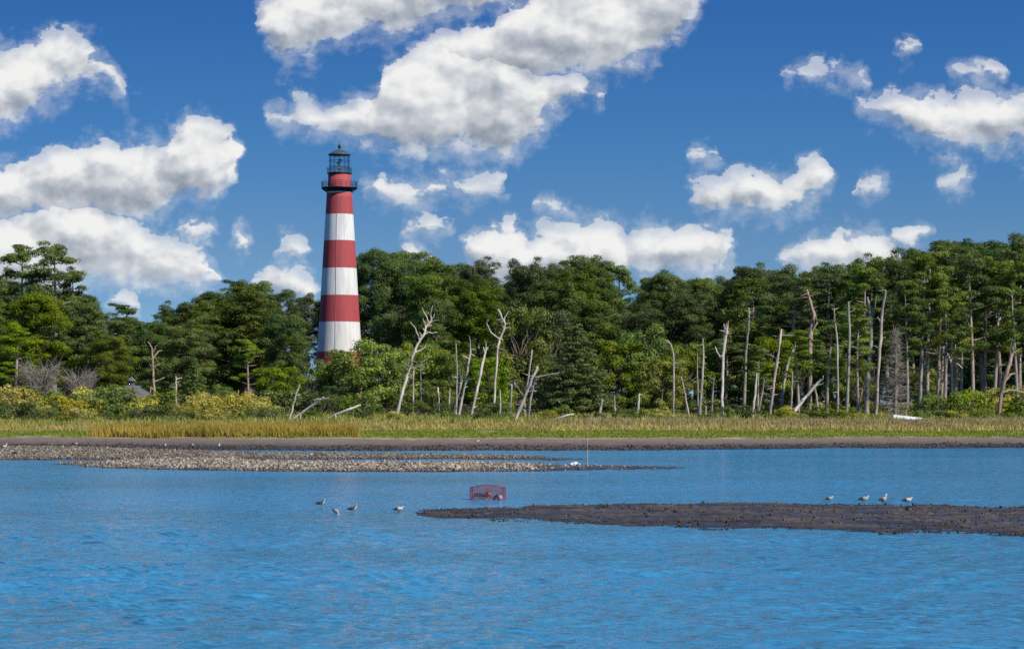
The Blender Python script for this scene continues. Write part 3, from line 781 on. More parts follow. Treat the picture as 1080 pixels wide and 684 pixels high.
rank(335, -50, 1130, 42, (18, 60), 'fourth rank', [PD, PO, PD], 6, clear_tower)
rank(352, -50, 1130, 44, (0, 10), 'rearmost rank', [PD, PD, PO, OD], 8, clear_tower)
rank(318, -50, 940, 46, (2, 24), 'third rank', [PD, PO, PD], 7, clear_tower)
rank(318, 940, 1130, 34, (0, 22), 'third rank', [OP, OD, PD], 7, clear_tower)
rank(290, -50, 860, 52, (22, 58), 'second rank', [PD, PO, NB, PD], 6, lambda q, d, t: 285 < q < 425 and t < 375)
rank(285, 860, 1130, 30, (2, 24), 'second rank', [OP, OP, OD], 6)
rank(272, 770, 1120, 22, (8, 75), 'front rank', [OP, OP, OD, OP], 5)
# hand placed trees in front of the wood
def hero(name, kind, px, top, D, label, leaf, wide=1.0, cat='tree', var=None, bark=None, group=None):
    x, y, _ = P(px, 0, D)
    o = plant(name, kind, x, y, hfor(px, top, D), wide, M[leaf] if leaf else None, M[bark] if bark else None, var, R)
    o['label'] = label; o['category'] = cat
    if group: o['group'] = group
    return o
hero('pine_tree', 'pine_open', 20, 263, 282, 'slender open pine with tufts of needles standing out against the cloud', 'needles_olive', 1.0, var=1)
hero('pine_tree', 'pine_open', 56, 263, 279, 'tallest open pine with pale bare limbs near the photo edge', 'needles_olive', 1.15, var=2, bark='dead_grey')
hero('pine_tree', 'pine_open', 80, 284, 282, 'ragged pine with a crooked white trunk leaning beside the tallest pine', 'needles_olive', .9, var=3, bark='dead_grey')
for q, t, d, lab, k, lf, wd in [
    (-14, 322, 262, 'bright pine cut by the photo edge above the yellow bushes', 'pine_round', 'needles_bright', 1.25),
    (14, 345, 258, 'low spreading pine with bright pads below the slender open pine', 'pine_open', 'needles_bright', 1.6),
    (40, 312, 264, 'wide bright green pine in front of the tallest open pine', 'pine_round', 'needles_bright', 1.2),
    (86, 325, 266, 'olive pine with tiered boughs under the crooked white trunk', 'pine_round', 'needles_olive', 1.2),
    (118, 352, 262, 'rounded bright pine above the small shingled roof', 'pine_round', 'needles_bright', 1.3),
    (160, 338, 272, 'full dark pine directly behind the forked snag', 'pine_round', 'needles_dark', 1.2),
    (192, 342, 262, 'rounded sunlit pine just past the forked snag', 'pine_round', 'needles_olive', 1.35),
    (205, 378, 252, 'dark green cone-shaped cedar beyond the small post snag', 'conifer', 'needles_dark', .85),
    (232, 405, 248, 'low dark bushy cedar beside the cone-shaped cedar', 'broadleaf', 'needles_dark', 1.1),
    (262, 358, 258, 'thin pale green pine with a visible grey stem', 'pine_open', 'needles_bright', 1.25),
    (250, 312, 282, 'huge domed olive pine left of the lighthouse', 'pine_round', 'needles_olive', 1.5),
    (300, 330, 276, 'dark domed pine close to the tower foot', 'pine_round', 'needles_dark', 1.15),
    (296, 384, 256, 'bright leafy tree below the tower, above the two leaning poles', 'broadleaf', 'leaves_bright', 1.15),
    (330, 378, 262, 'dark bush tree hiding the lighthouse foot', 'broadleaf', 'needles_dark', 1.0),
    (380, 357, 255, 'full green pine covering the right side of the tower foot', 'broadleaf', 'needles_bright', 1.25),
    (358, 384, 258, 'dark leafy tree over the red tower base', 'broadleaf', 'needles_dark', 1.1),
    (408, 366, 258, 'rounded green tree behind the leaning white snag', 'broadleaf', 'needles_bright', .95),
    (352, 405, 250, 'low dark thicket tree under the red base of the tower', 'broadleaf', 'cedar_green', 1.2),
    (446, 356, 264, 'bright tree behind the upper fork of the leaning white snag', 'broadleaf', 'leaves_bright', 1.0),
    (480, 366, 262, 'bright tree behind the cluster of standing poles', 'broadleaf', 'leaves_bright', 1.0),
    (515, 374, 260, 'bright tree behind the twisted forked snag', 'broadleaf', 'leaves_bright', 1.0),
    (460, 396, 252, 'low green tree between leaning white snag and standing poles', 'broadleaf', 'needles_bright', 1.1),
    (548, 318, 266, 'yellow green leafy tree behind the crossed white poles', 'broadleaf', 'leaves_yellow', .72),
    (577, 322, 270, 'brownish green tree beside the broad conical pine', 'broadleaf', 'cedar_green', .72),
    (608, 342, 240, 'broad conical pine with drooping olive boughs to the ground', 'conifer', 'cedar_green', 1.15),
    (650, 350, 270, 'bright green tree just past the broad conical pine', 'broadleaf', 'needles_bright', .95),
    (678, 340, 272, 'tall rounded green tree behind the short leaning posts', 'broadleaf', 'needles_dark', .85),
    (698, 370, 260, 'light olive tree behind the bent grey pole', 'broadleaf', 'leaves_yellow', .9),
    (722, 362, 268, 'bright green tree between bent grey pole and twin poles', 'broadleaf', 'leaves_bright', .85),
    (745, 352, 272, 'mid green tree behind the twin poles', 'broadleaf', 'needles_bright', .85),
    (790, 312, 274, 'tall yellow green tree past the splintered trunk', 'broadleaf', 'leaves_yellow', .75),
    (815, 352, 264, 'green understorey tree behind the pale ringed pole', 'broadleaf', 'needles_bright', .8),
    (850, 345, 268, 'bright green tree behind the fallen leaning log', 'broadleaf', 'leaves_bright', .75),
    (872, 360, 266, 'light green tree around the tall thin pole', 'broadleaf', 'leaves_bright', .7),
    (902, 372, 268, 'small bright tree in the gap before the grey dead cedar', 'broadleaf', 'leaves_bright', .7),
    (975, 385, 264, 'small dark green tree just past the grey dead cedar', 'broadleaf', 'needles_bright', .8),
    ]:
    hero('pine_tree' if k.startswith('pine') else 'cedar_tree' if k == 'conifer' else 'bushy_tree', k, q, t, d, lab, lf, wd)
hero('dead_cedar', 'bare_cone', 944, 346, 234, 'grey dead cedar with a cone of bare twigs near the white boat', None, 1.0, 'dead tree')
hero('bare_shrub', 'bare_shrub', 42, 376, 236, 'larger bare grey thicket below the tallest open pine', None, .85, 'bare shrub')
hero('bare_shrub', 'bare_shrub', 84, 386, 238, 'smaller bare grey thicket beside the yellow bushes', None, .8, 'bare shrub')
hero('bare_shrub', 'bare_shrub', 270, 424, 232, 'low bare grey shrub before the two leaning poles', None, 1.0, 'bare shrub')

# bushes along the edge of the marsh
def bushes(px0, px1, step, D, top, leafs, rankname):
    px = px0
    while px < px1:
        q = px + R.uniform(-.35, .35)*step; d = D + R.uniform(-4, 4)
        t = top(q) + R.uniform(-4, 6)
        lf, ph = R.choice(leafs); x, y, _ = P(q, 0, d); h = hfor(q, t, d)
        o = plant('marsh_shrub', 'shrub', x, y, h, R.uniform(.95, 1.5)*min(1.25, (2.4/h)**.45), M[lf], None, None, R, .1)
        ranked(o, q, ph, rankname, 'shrub', 'shrubs along the marsh edge')
        px += step
GS = ('groundsel', 'yellow flowering bush'); SG = ('shrub_green', 'green bush'); DG = ('cedar_green', 'dull olive bush')
bushes(-20, 290, 15, 232, lambda q: np.interp(q, [0, 60, 100, 122, 132, 160, 172, 200, 260, 300], [404, 412, 405, 405, 415, 417, 410, 418, 416, 420]), [GS, GS, SG], 'in the back row')
bushes(-20, 300, 19, 221, lambda q: np.interp(q, [0, 60, 110, 130, 160, 180, 300], [415, 424, 414, 421, 421, 424, 426]), [GS, GS, SG, DG], 'in the middle row')
bushes(-15, 1100, 21, 210, lambda q: np.interp(q, [0, 300, 420, 700, 960, 1100], [428, 432, 434, 435, 433, 429]) + 4*math.sin(q*.37), [SG, SG, DG, GS], 'in the front row')
bushes(395, 560, 22, 230, lambda q: np.interp(q, [395, 440, 490, 560], [425, 422, 424, 428]), [GS, SG, DG], 'in the back row')
bushes(740, 960, 24, 240, lambda q: 424, [SG, GS, DG], 'in the back row')
bushes(985, 1110, 13, 236, lambda q: np.interp(q, [985, 1030, 1100], [418, 413, 412]), [GS, ('leaves_bright', 'bright green bush')], 'in the back row')
bushes(300, 400, 17, 240, lambda q: 416, [DG, SG], 'in the back row')
bushes(600, 740, 22, 246, lambda q: 428, [DG, SG], 'in the back row')

# ------------------------------------------------------------------ dead trees and poles
SR = np.random.RandomState(77)
def snag(name, label, cat, D, trunk, wpx, branches=(), mat='dead', ground=True, jag=False, group=None):
    m = D/F
    pts = np.array([P(a, b, D) for a, b in trunk])
    dep = np.cumsum(np.concatenate([[0], SR.normal(0, .35, len(pts) - 1)])); pts[:, 1] += dep
    x0, y0 = pts[0, 0], pts[0, 1]
    if ground:
        gz = zgf(x0, y0) - .12
        if pts[0, 2] > gz + .05:
            dirv = (pts[0] - pts[1]); k = (gz - pts[0, 2])/min(dirv[2], -.3); k = max(min(k, 6), 0)
            pts = np.vstack([pts[0] + np.array([dirv[0]*min(k, .8), 0, gz - pts[0, 2]]), pts])
    root = empty(name, tuple(pts[0])); rel = pts - pts[0]
    # refine the line so the trunk bends gently
    seg = np.linspace(0, len(rel) - 1, max(9, 3*len(rel))); line = np.stack([np.interp(seg, np.arange(len(rel)), rel[:, c]) for c in range(3)], -1)
    line[1:-1] += SR.normal(0, .045, (len(line) - 2, 3))*.45
    rr = np.interp(np.linspace(0, 1, len(line)), np.linspace(0, 1, len(wpx)), wpx)*m*.38*(1 + SR.normal(0, .08, len(line)))
    b = MB(); b.tube(line, rr, 8, wob_=.14, rng=SR)
    if jag:                                        # splintered top
        for k in range(5):
            a = SR.rand()*6.28; e = line[-1] + np.array([math.cos(a)*rr[-1]*1.2, math.sin(a)*rr[-1], SR.uniform(.3, 1.2)])
            b.tube([line[-1] + np.array([math.cos(a), math.sin(a), 0])*rr[-1]*.5 - np.array([0, 0, .2]), e], [rr[-1]*.5, .02], 4)
    L_ = np.linalg.norm(line[-1] - line[0])
    if L_ > 3.5:                                   # broken twigs and stubs up the trunk
        for k in range(int(L_*1.1)):
            i = SR.randint(len(line)//4, len(line)); a = SR.rand()*6.28; ln = SR.uniform(.15, .9)*(1 if SR.rand() < .8 else 1.8)
            p1 = line[i] + np.array([math.cos(a)*ln, math.sin(a)*ln, SR.uniform(-.25, .6)*ln]); md = (line[i] + p1)/2 + SR.normal(0, .06, 3)
            b.tube([line[i], md, p1], [.05, .036, .012], 4)
    b.build('trunk', M[mat], root, True)
    for br, w0, w1 in branches:
        bp = np.array([P(a, c, D) for a, c in br]) - pts[0]
        near = line[np.argmin(np.linalg.norm((line - bp[0])[:, [0, 2]], axis=1))]
        bp[:, 1] = near[1] + np.linspace(0, 1, len(bp))*SR.uniform(-.5, .35)*np.linalg.norm(bp[-1] - bp[0])
        bp[0] = near
        sg = np.linspace(0, len(bp) - 1, 2*len(bp) + 1); bl = np.stack([np.interp(sg, np.arange(len(bp)), bp[:, c]) for c in range(3)], -1)
        bl[1:-1] += SR.normal(0, .03, (len(bl) - 2, 3))
        q = MB(); q.tube(bl, np.linspace(w0, w1, len(bl))*m*.45, 6); q.build('branch', M[mat], root, True)
    tag(root, label, cat, group)
    return root
DT = 'dead tree'
snag('dead_tree', 'forked grey-brown snag with stubby crooked arms standing behind yellow bushes', DT, 236, [(163,420),(162,402),(161,386),(160,367)], (4.2, 3.4, 2.4),
     [([(161,389),(156,381),(150,377)], 2, 1), ([(161,376),(166,371),(170,369)], 2.2, 1.2), ([(161.5,386),(165,384.5),(168,384)], 1.6, 1), ([(162,404),(167,400),(173,398)], 2, 1.4), ([(160,369),(158,363),(156,360)], 1.8, 1), ([(160,371),(164,365),(166,364)], 1.8, 1), ([(162,410),(159,408),(158,416)], 1.8, 1.6)], 'dead_rust')
snag('dead_post', 'short grey post snag with one side arm beyond the forked snag', DT, 238, [(185.5,420),(185.5,408),(185,397)], (2.6, 2.2), [([(185,401),(188,399),(191,398)], 2, 1.4)], 'dead')
snag('leaning_pole', 'thin bleached pole leaning steeply, crossing a flatter one near the golden grass', DT, 205, [(305,444),(309,428),(313,414),(316.5,405)], (3.2, 2.0), (), 'dead_white')
snag('leaning_pole', 'bleached pole lying at a slant against the steep one', DT, 206, [(304,445),(316,437),(330,427),(342,418.5)], (3.2, 2.4), [([(317,436),(317,441)], 1.6, 1.2)], 'dead_white', False)
snag('fallen_log', 'white fallen log propped up in the weeds past the crossed poles', 'log', 208, [(347,440.5),(356,436),(368,431.5),(380,427)], (3.6, 3.0), [([(353,437),(355,441)], 2, 1.5)], 'dead_white', False)
snag('fallen_log', 'short pale log lying flat at the foot of the leaning white snag', 'log', 204, [(403,444.4),(410,444),(417,444.2)], (1.8, 1.6), (), 'dead_white', False)
snag('dead_tree', 'leaning white snag with many crooked antler-like limbs', DT, 222, [(418,440),(422,422),(426,408),(431,390),(435,376),(440.5,361),(447,353),(449,344),(456,335)], (4.6, 4.2, 3.6, 3.4, 2.4),
     [([(447,353),(452.6,350.2),(457,351),(461,350)], 2.2, 1.2), ([(440.5,360),(440,352),(438,346),(433,340)], 2.0, 1.1), ([(437,373),(442,370),(446,367),(449,364)], 2.2, 1.2), ([(449,345),(447,340),(446,336)], 1.8, 1.1), ([(456,336),(457.5,333),(458,330)], 1.6, .9), ([(452,340),(448,331),(445,324)], 1.6, .9), ([(453,338),(454,328),(456,322)], 1.6, .9), ([(449,344),(453,343.5),(455,343)], 1.5, 1), ([(445,354),(442,350)], 1.4, .8), ([(455,335),(451,329)], 1.3, .8), ([(447,349),(443,344)], 1.2, .8)], 'dead_white')
snag('dead_tree', 'slim brownish snag with one upswept arm beside the leaning white snag', DT, 236, [(435.6,424),(435.8,408),(435.7,394),(437,388)], (2.8, 2.2), [([(436.4,389),(442,384.5),(449,379.5),(454,376)], 2, 1), ([(436.5,390),(430,385),(424,380)], 1.2, .7), ([(435.8,400),(432,397)], 1.2, .8)], 'dead')
snag('grey_pole', 'thin straight grey pole with a short crossbar behind the leaning white snag', 'pole', 250, [(443.9,424),(443.9,405),(443.8,385)], (1.8, 1.5), [([(438,392),(444,392.4),(449.5,393)], 1.0, 1.0), ([(443.5,417),(448,413.5),(451,410.5)], 1.6, 1.1)], 'dead_grey')
snag('dead_stub', 'short curved stub between leaning snag and the standing poles', DT, 232, [(463,420),(462,414),(461.4,408.5)], (1.6, 2.2), (), 'dead_white')
snag('dead_stub', 'short straight stub next to the standing poles', DT, 234, [(474,422),(474.2,416),(474.5,409.5)], (2.2, 2.0), (), 'dead')
snag('dead_tree', 'leftmost of the three standing poles, thin and upright', DT, 214, [(480.7,443),(481.4,415),(482,387),(480.7,362)], (2.8, 2.2, 1.8), (), 'dead')
snag('dead_tree', 'middle standing pole with a hooked arm near its tip', DT, 215, [(483,443),(487,422),(491,402),(494,385),(496.5,369)], (3.8, 3.4, 2.4), [([(495,378),(491,377),(488,375)], 1.8, 1), ([(496,376),(499,374.5),(501,375)], 1.6, 1), ([(496,369),(496,361),(495.4,355)], 1.3, .7)], 'dead_white')
snag('dead_tree', 'broken jagged stub wedged between the standing poles', DT, 216, [(478,440),(482,420),(485.5,408),(487,402)], (3.4, 3.0, 3.4), (), 'dead_grey', True, True)
snag('dead_tree', 'thick bleached pole leaning right with a flared broken top', DT, 213, [(496.5,441),(501,420),(505,402),(509,384),(512.5,368)], (3.8, 3.8, 3.4), [([(511,374),(510,369),(509.6,366)], 1.6, 1), ([(512,370),(514,367),(514.6,366)], 1.8, 1)], 'dead_white')
snag('dead_tree', 'twisted forked snag with a curling arm high on its left', DT, 240, [(521.3,424),(522,406),(523,393),(525,367),(527.4,357),(531,349),(533,342),(529,334),(525,326)], (3.4, 3.0, 2.8, 2.2), [([(526.5,357),(518.6,351.7),(514,344),(512.6,340),(515,338)], 2.0, 1.1), ([(532,345),(528.5,342),(529,335)], 1.5, 1), ([(531,338),(534,332),(537,328)], 1.5, .9), ([(527,358),(530,358.5)], 1.8, 1.2)], 'dead_white')
snag('dead_stub', 'short upright stub left of the crossed white poles', DT, 214, [(526.8,441.5),(527.6,425),(527.4,411)], (2.8, 2.2), (), 'dead')
snag('dead_stub', 'pale upright stub just before the crossed white poles', DT, 234, [(538.4,430),(539.2,416),(539.6,405)], (2.8, 2.4), (), 'dead_grey')
snag('dead_tree', 'bright white pole leaning strongly, in front of the crossed poles', DT, 210, [(546,437),(553,419),(560,402),(567,386.5)], (5.0, 4.4, 3.6), (), 'dead_white')
snag('dead_tree', 'tall thin snag rising behind the bright leaning pole', DT, 214, [(553.7,442),(552.8,424),(557,400),(561,369)], (3.4, 3.0, 2.2), [([(553,420),(548,412),(543,404)], 1.2, .8)], 'dead')
snag('dead_tree', 'snag with side stubs and one long level arm by the conical pine', DT, 213, [(557,443),(559,424),(562,410),(564.7,397.5)], (3.2, 3.0, 2.6), [([(564,399),(572,396.5),(581,394.5),(590,393)], 2.0, 1.2), ([(563,405),(567,404.6)], 2.2, 1.6), ([(561,413),(566,412)], 2, 1.4), ([(563.5,402),(568,400)], 1.8, 1.2)], 'dead')
snag('fallen_log', 'pale log lying in dry grass at the foot of the conical pine', 'log', 207, [(577,444.3),(586,441.6),(596,438.4),(605.5,436.4)], (2.6, 3.2), (), 'dead_white', False)
snag('dead_stub', 'pale thick stub leaning right just past the conical pine', DT, 218, [(631.6,440),(633.4,430),(635.2,421)], (4.0, 3.4), (), 'dead_white')
snag('dead_stub', 'thin short upright stub between two leaning stubs past the conical pine', DT, 220, [(649,438),(648.6,428),(648,417.5)], (2.2, 2.0), (), 'dead')
snag('dead_stub', 'bleached stub leaning slightly before the bent grey pole', DT, 219, [(672,438),(673.4,426),(674.8,415)], (3.6, 2.8), (), 'dead_white')
snag('dead_tree', 'bent grey pole whose thin tip hooks to the left', DT, 222, [(710.2,437),(710.6,405),(710.4,372),(707.5,364),(704,358.5)], (3.0, 2.8, 2.4, 1.6), (), 'dead')
snag('dead_tree', 'slanting half-height pole beside the bent grey pole', DT, 222, [(726,435),(722,415),(718.5,397)], (2.8, 2.2), (), 'dead')
snag('dead_tree', 'taller of the twin poles, tapering and pale', DT, 222, [(737.6,435),(739.6,405),(742,380),(741,357)], (4.2, 3.6, 2.2), [([(742,379),(745,377)], 1.5, 1)], 'dead')
snag('dead_tree', 'thinner of the twin poles, close beside the taller one', DT, 226, [(736.4,434),(736,400),(735.2,372)], (2.4, 1.8), (), 'dead_grey')
snag('dead_stub', 'grey half-height pole between twin poles and splintered trunk', DT, 236, [(750.8,430),(751.6,412),(752.2,400)], (3.0, 2.8), (), 'dead_grey')
snag('dead_stub', 'tiny stub at the foot of the twin poles', DT, 220, [(744,436),(744,428)], (3, 2.6), (), 'dead')
snag('dead_tree', 'splintered pale trunk with a shredded top', DT, 224, [(761.5,434),(762.6,405),(764,378),(766,360),(767.2,349)], (4.6, 4.2, 4.0, 5.2), [([(763.8,381),(759,373),(756,365)], 2, 1.2)], 'dead_white', True, True)
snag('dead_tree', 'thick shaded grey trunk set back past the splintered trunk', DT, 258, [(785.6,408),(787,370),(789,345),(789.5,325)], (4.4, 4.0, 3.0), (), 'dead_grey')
snag('dead_stub', 'short pole with a bright bare foot past the splintered trunk', DT, 221, [(794,436),(796.4,415),(798.8,393)], (4.4, 3.6, 2.2), (), 'dead_white')
snag('dead_stub', 'dull leaning stub beside the bright-footed pole', DT, 234, [(801,430),(804,412),(805.6,400)], (2.6, 2.4), (), 'dead_grey')
snag('dead_tree', 'pale ringed pole leaning gently right, taller than its neighbours', DT, 223, [(812.3,434),(815,410),(817.6,389),(821,368),(824,347)], (4.2, 3.8, 3.2), [([(818,384),(822,382)], 1.6, 1), ([(815,414),(820,415.6)], 1.4, 1)], 'dead')
snag('dead_tree', 'pole bowed to the right with a broken top, behind the ringed pole', DT, 244, [(823.5,428),(826,406),(829.8,385),(833,375),(837.7,366)], (4.4, 4.0, 3.4), (), 'dead')
snag('dead_stub', 'straight half-height pole between bowed pole and fallen leaning log', DT, 228, [(834,434),(834.6,412),(835.2,392)], (3.2, 2.8), (), 'dead_grey')
snag('fallen_log', 'bright fallen log leaning up against the trunks with a broken end', 'log', 222, [(838,433.5),(848,421),(858,409),(866,400)], (5.0, 4.4, 3.6), [([(863,404),(867,399),(868,396)], 2.4, 1.2), ([(860,408),(868,404)], 1.8, 1)], 'dead_white', False)
snag('dead_tree', 'reddish leaning trunk just behind the fallen leaning log', DT, 240, [(842,429),(844.6,410),(847,394)], (4.8, 4.0), (), 'dead_rust')
snag('dead_tree', 'massive kinked trunk towering behind the fallen leaning log', DT, 246, [(853.4,432),(854,395),(854.6,360),(857,345),(859.6,332),(856,318),(852,305)], (6.4, 6.0, 5.6, 5.2, 3.4), [([(857,349),(862,340),(861,334)], 3.2, 2)], 'dead_rust')
snag('dead_stub', 'small dull pole at the base of the massive kinked trunk', DT, 234, [(863,432),(862,418),(861,408)], (3, 2.6), (), 'dead_grey')
snag('dead_tree', 'tall thin greenish pole with a slightly bent tip', DT, 226, [(883,434),(883,390),(882.5,350),(880.6,338),(879.5,326)], (3.4, 3.0, 2.4, 1.8), (), 'dead')
snag('dead_tree', 'straight tall grey trunk between thin greenish pole and thick pair', DT, 236, [(893,434),(894.4,395),(895.7,360),(895.2,318)], (5.0, 4.4, 3.4), [([(895.6,362),(902,366),(908,368)], 1.8, 1)], 'dead_grey')
snag('dead_stub', 'short reddish stub before the thick pair of trunks', DT, 236, [(905.6,430),(908,410)], (4.0, 3.4), (), 'dead_rust')
snag('dead_tree', 'thicker of the pair of trunks, forked at its top', DT, 248, [(914,434),(916,395),(919,364),(917.6,330),(914,314)], (7.6, 7.0, 6.0, 3.4), [([(917.6,334),(922,325),(922.6,314)], 3, 1.6)], 'dead_grey')
snag('dead_tree', 'slimmer of the pair of trunks, wavy and reaching highest', DT, 240, [(924,435),(926,390),(929,355),(931,328),(934,306)], (5.2, 4.8, 4.2, 3.0), [([(929.6,342),(926,334)], 2, 1.2)], 'dead')
snag('dead_tree', 'rust-brown broken trunk with a curved arm reaching off the edge', DT, 222, [(1054,436),(1056,415),(1059,401),(1063,386),(1067,373)], (5.0, 5.2, 6.4, 4.6), [([(1060,400),(1065,395.6),(1070,393.6)], 3.4, 2.2), ([(1057,414),(1064,411.4),(1071,411.4),(1082,414)], 2.8, 2.0)], 'dead_rust', True, True)
snag('dead_tree', 'white forked snag among the straight trunks past the dead cedar', DT, 250, [(1004,428),(1004.6,400),(1004,384),(1001,376),(995,367)], (3.4, 3.2, 2.2), [([(1004,383),(1010,384),(1015,388)], 2, 1.2), ([(1003,380),(1007,372),(1008,362)], 1.8, 1)], 'dead_white')
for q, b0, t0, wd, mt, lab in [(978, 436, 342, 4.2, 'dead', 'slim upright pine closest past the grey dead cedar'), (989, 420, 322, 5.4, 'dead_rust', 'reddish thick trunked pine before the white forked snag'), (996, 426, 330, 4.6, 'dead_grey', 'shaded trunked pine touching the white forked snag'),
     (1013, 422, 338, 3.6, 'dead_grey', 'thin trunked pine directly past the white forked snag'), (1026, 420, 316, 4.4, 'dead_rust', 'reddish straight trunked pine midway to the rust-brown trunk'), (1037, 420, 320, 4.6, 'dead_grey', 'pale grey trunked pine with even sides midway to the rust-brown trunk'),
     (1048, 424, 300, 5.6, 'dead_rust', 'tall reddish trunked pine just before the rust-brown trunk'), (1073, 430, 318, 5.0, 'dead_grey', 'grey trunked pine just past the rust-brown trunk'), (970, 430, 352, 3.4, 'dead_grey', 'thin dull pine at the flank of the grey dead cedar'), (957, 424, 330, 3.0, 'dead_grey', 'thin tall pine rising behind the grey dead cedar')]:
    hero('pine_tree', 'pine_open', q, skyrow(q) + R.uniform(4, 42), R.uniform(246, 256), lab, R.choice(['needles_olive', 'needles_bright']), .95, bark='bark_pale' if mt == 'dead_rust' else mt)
for q, t, lab in [(842, 352, 'small bright pine with loose pads before the massive kinked trunk'), (873, 340, 'small loose pine between kinked trunk and thin greenish pole'), (906, 336, 'small loose pine tangled in the pair of trunks'), (800, 366, 'small bright pine beside the bright-footed pole')]:
    hero('pine_tree', 'pine_open', q, t, 238, lab, 'needles_bright', 1.35)
snag('dead_stub', 'T-shaped dead stub standing over the white boat', DT, 208, [(955.8,441),(955.8,432),(955.8,424)], (2.2, 2.0), [([(955.8,426),(946,425.6),(938.4,424.6)], 1.3, .9), ([(955.8,426),(959,424)], 1.6, 1.2)], 'dead_rust')

# ------------------------------------------------------------------ lighthouse
def paint(name, col, streak=.12):
    m, nt, b = material(name)
    c = coords(nt)
    n = noise(nt, scalev(nt, c, (1.6, 1.6, .12)), 1.5, 5, .6); n2 = noise(nt, scalev(nt, c, (1, 1, 2.5)), 3.0, 4, .6)
    v = X(nt, n.outputs['Fac'])*.65 + X(nt, n2.outputs['Fac'])*.35
    nt.links.new(ramp(nt, v, [(.32, tuple(q*(1 - streak) for q in col)), (.66, tuple(min(1, q*(1 + streak*.5)) for q in col))]), b.inputs['Base Color'])
    b.inputs['Roughness'].default_value = .75
    bump(nt, n2.outputs['Fac'], .2, .03, b)
    return m, nt, b
M['black_iron'] = simple('black_iron', (.018, .020, .026), .5, .3, 4, (1, 1, 1), .1)
M['roof_iron'] = simple('roof_iron', (.07, .085, .095), .5, .25, 2, (1, 1, 1), .1)
M['red_paint'] = paint('red_paint', (.40, .062, .066), .2)[0]
S = 400.0/F
Z = lambda py: EYE + (HY - py)*S
def tower_paint():
    m, nt, b = paint('banded_paint', (.40, .062, .066), .2)
    c = coords(nt); x, y, z = sepxyz(nt, c)
    z0 = zgf(LHX, LHY) - 1.0
    edges = [370.8, 339.6, 311.5, 283.0, 254.0, 226.3]
    on = None
    for i, e in enumerate(edges):
        k = z.op('GREATER_THAN', Z(e) - z0)
        on = k if on is None else (on + k*(1 if i % 2 == 0 else -1))
    n = noise(nt, scalev(nt, c, (1.6, 1.6, .10)), 1.5, 5, .6)
    wc = ramp(nt, n.outputs['Fac'], [(.30, (.56, .54, .50)), (.62, (.77, .755, .72))])
    rc = b.inputs['Base Color'].links[0].from_socket
    nt.links.new(mixc(nt, on, rc, wc), b.inputs['Base Color'])
    return m
gz = zgf(LHX, LHY) - 1.0
lh = empty('lighthouse', (LHX, LHY, gz))
tag(lh, 'tall red and white banded lighthouse rising above the pine wood', 'lighthouse')
rt = lambda py: np.interp(py, [203, 420], [13.3, 26.2])*S
rows = np.linspace(420, 203.5, 40)
b = MB(); b.lathe([(rt(p), Z(p) - gz) for p in rows] + [(0.2, Z(203.5) - gz)], 72)
b.build('tower', tower_paint(), lh, True).data.polygons.foreach_set('use_smooth', [True]*len(lh.children[0].data.polygons))
b = MB(); b.lathe([(13.35*S, Z(204) - gz), (13.9*S, Z(203.6) - gz), (13.9*S, Z(202.7) - gz), (13.2*S, Z(202.7) - gz)], 64); b.build('white_collar', paint('collar_white', (.72, .70, .68))[0], lh, True)
b = MB()                                           # corbelled black band and the gallery deck it carries
b.lathe([(12.6*S, Z(202.9) - gz), (13.4*S, Z(202.6) - gz), (13.8*S, Z(199.5) - gz), (17.6*S, Z(199.0) - gz), (19.0*S, Z(198.9) - gz), (19.0*S, Z(197.9) - gz), (11*S, Z(197.9) - gz)], 64)
for k in range(16):
    a = 2*np.pi*k/16; r0, r1 = 13.6*S, 18.2*S
    b.tube([[math.cos(a)*r0, math.sin(a)*r0, Z(202.2) - gz], [math.cos(a)*r1, math.sin(a)*r1, Z(199.1) - gz]], [.10, .08], 4)
b.build('gallery_deck', M['black_iron'], lh)
b = MB(); zt = Z(191.5) - gz; zd = Z(197.9) - gz
for k in range(20):
    a = 2*np.pi*(k + .5)/20; r0 = 18.6*S
    b.tube([[math.cos(a)*r0, math.sin(a)*r0, zd], [math.cos(a)*r0, math.sin(a)*r0, zt]], .045 if k % 5 else .06, 5)
for q in (.35, .68, 1.0):
    th = np.linspace(0, 2*np.pi, 49); b.tube(np.stack([np.cos(th)*18.6*S, np.sin(th)*18.6*S, 0*th + zd + (zt - zd)*q], -1), .03, 5, False)
b.build('gallery_railing', M['black_iron'], lh)
b = MB(); b.lathe([(12.1*S, Z(198) - gz), (11.8*S, Z(183.6) - gz), (.2, Z(183.6) - gz)], 64); b.build('watch_room', M['red_paint'], lh, True)
b = MB(); b.lathe([(11.6*S, Z(183.7) - gz), (13.0*S, Z(183.4) - gz), (13.0*S, Z(182.4) - gz), (9*S, Z(182.3) - gz)], 48); b.build('lantern_deck', M['black_iron'], lh)
b = MB(); zd = Z(182.4) - gz
for k in range(14):
    a = 2*np.pi*k/14; b.tube([[math.cos(a)*13*S, math.sin(a)*13*S, zd], [math.cos(a)*13*S, math.sin(a)*13*S, zd + 5.2*S]], .03, 4)
for q in (2.6, 5.2):
    th = np.linspace(0, 2*np.pi, 41); b.tube(np.stack([np.cos(th)*13*S, np.sin(th)*13*S, 0*th + zd + q*S], -1), .03, 4, False)
b.build('lantern_railing', M['black_iron'], lh)
b = MB(); zt = Z(163.4) - gz
for k in range(12):
    a = 2*np.pi*(k + .25)/12; b.tube([[math.cos(a)*10.7*S, math.sin(a)*10.7*S, zd], [math.cos(a)*10.7*S, math.sin(a)*10.7*S, zt]], .036, 5)
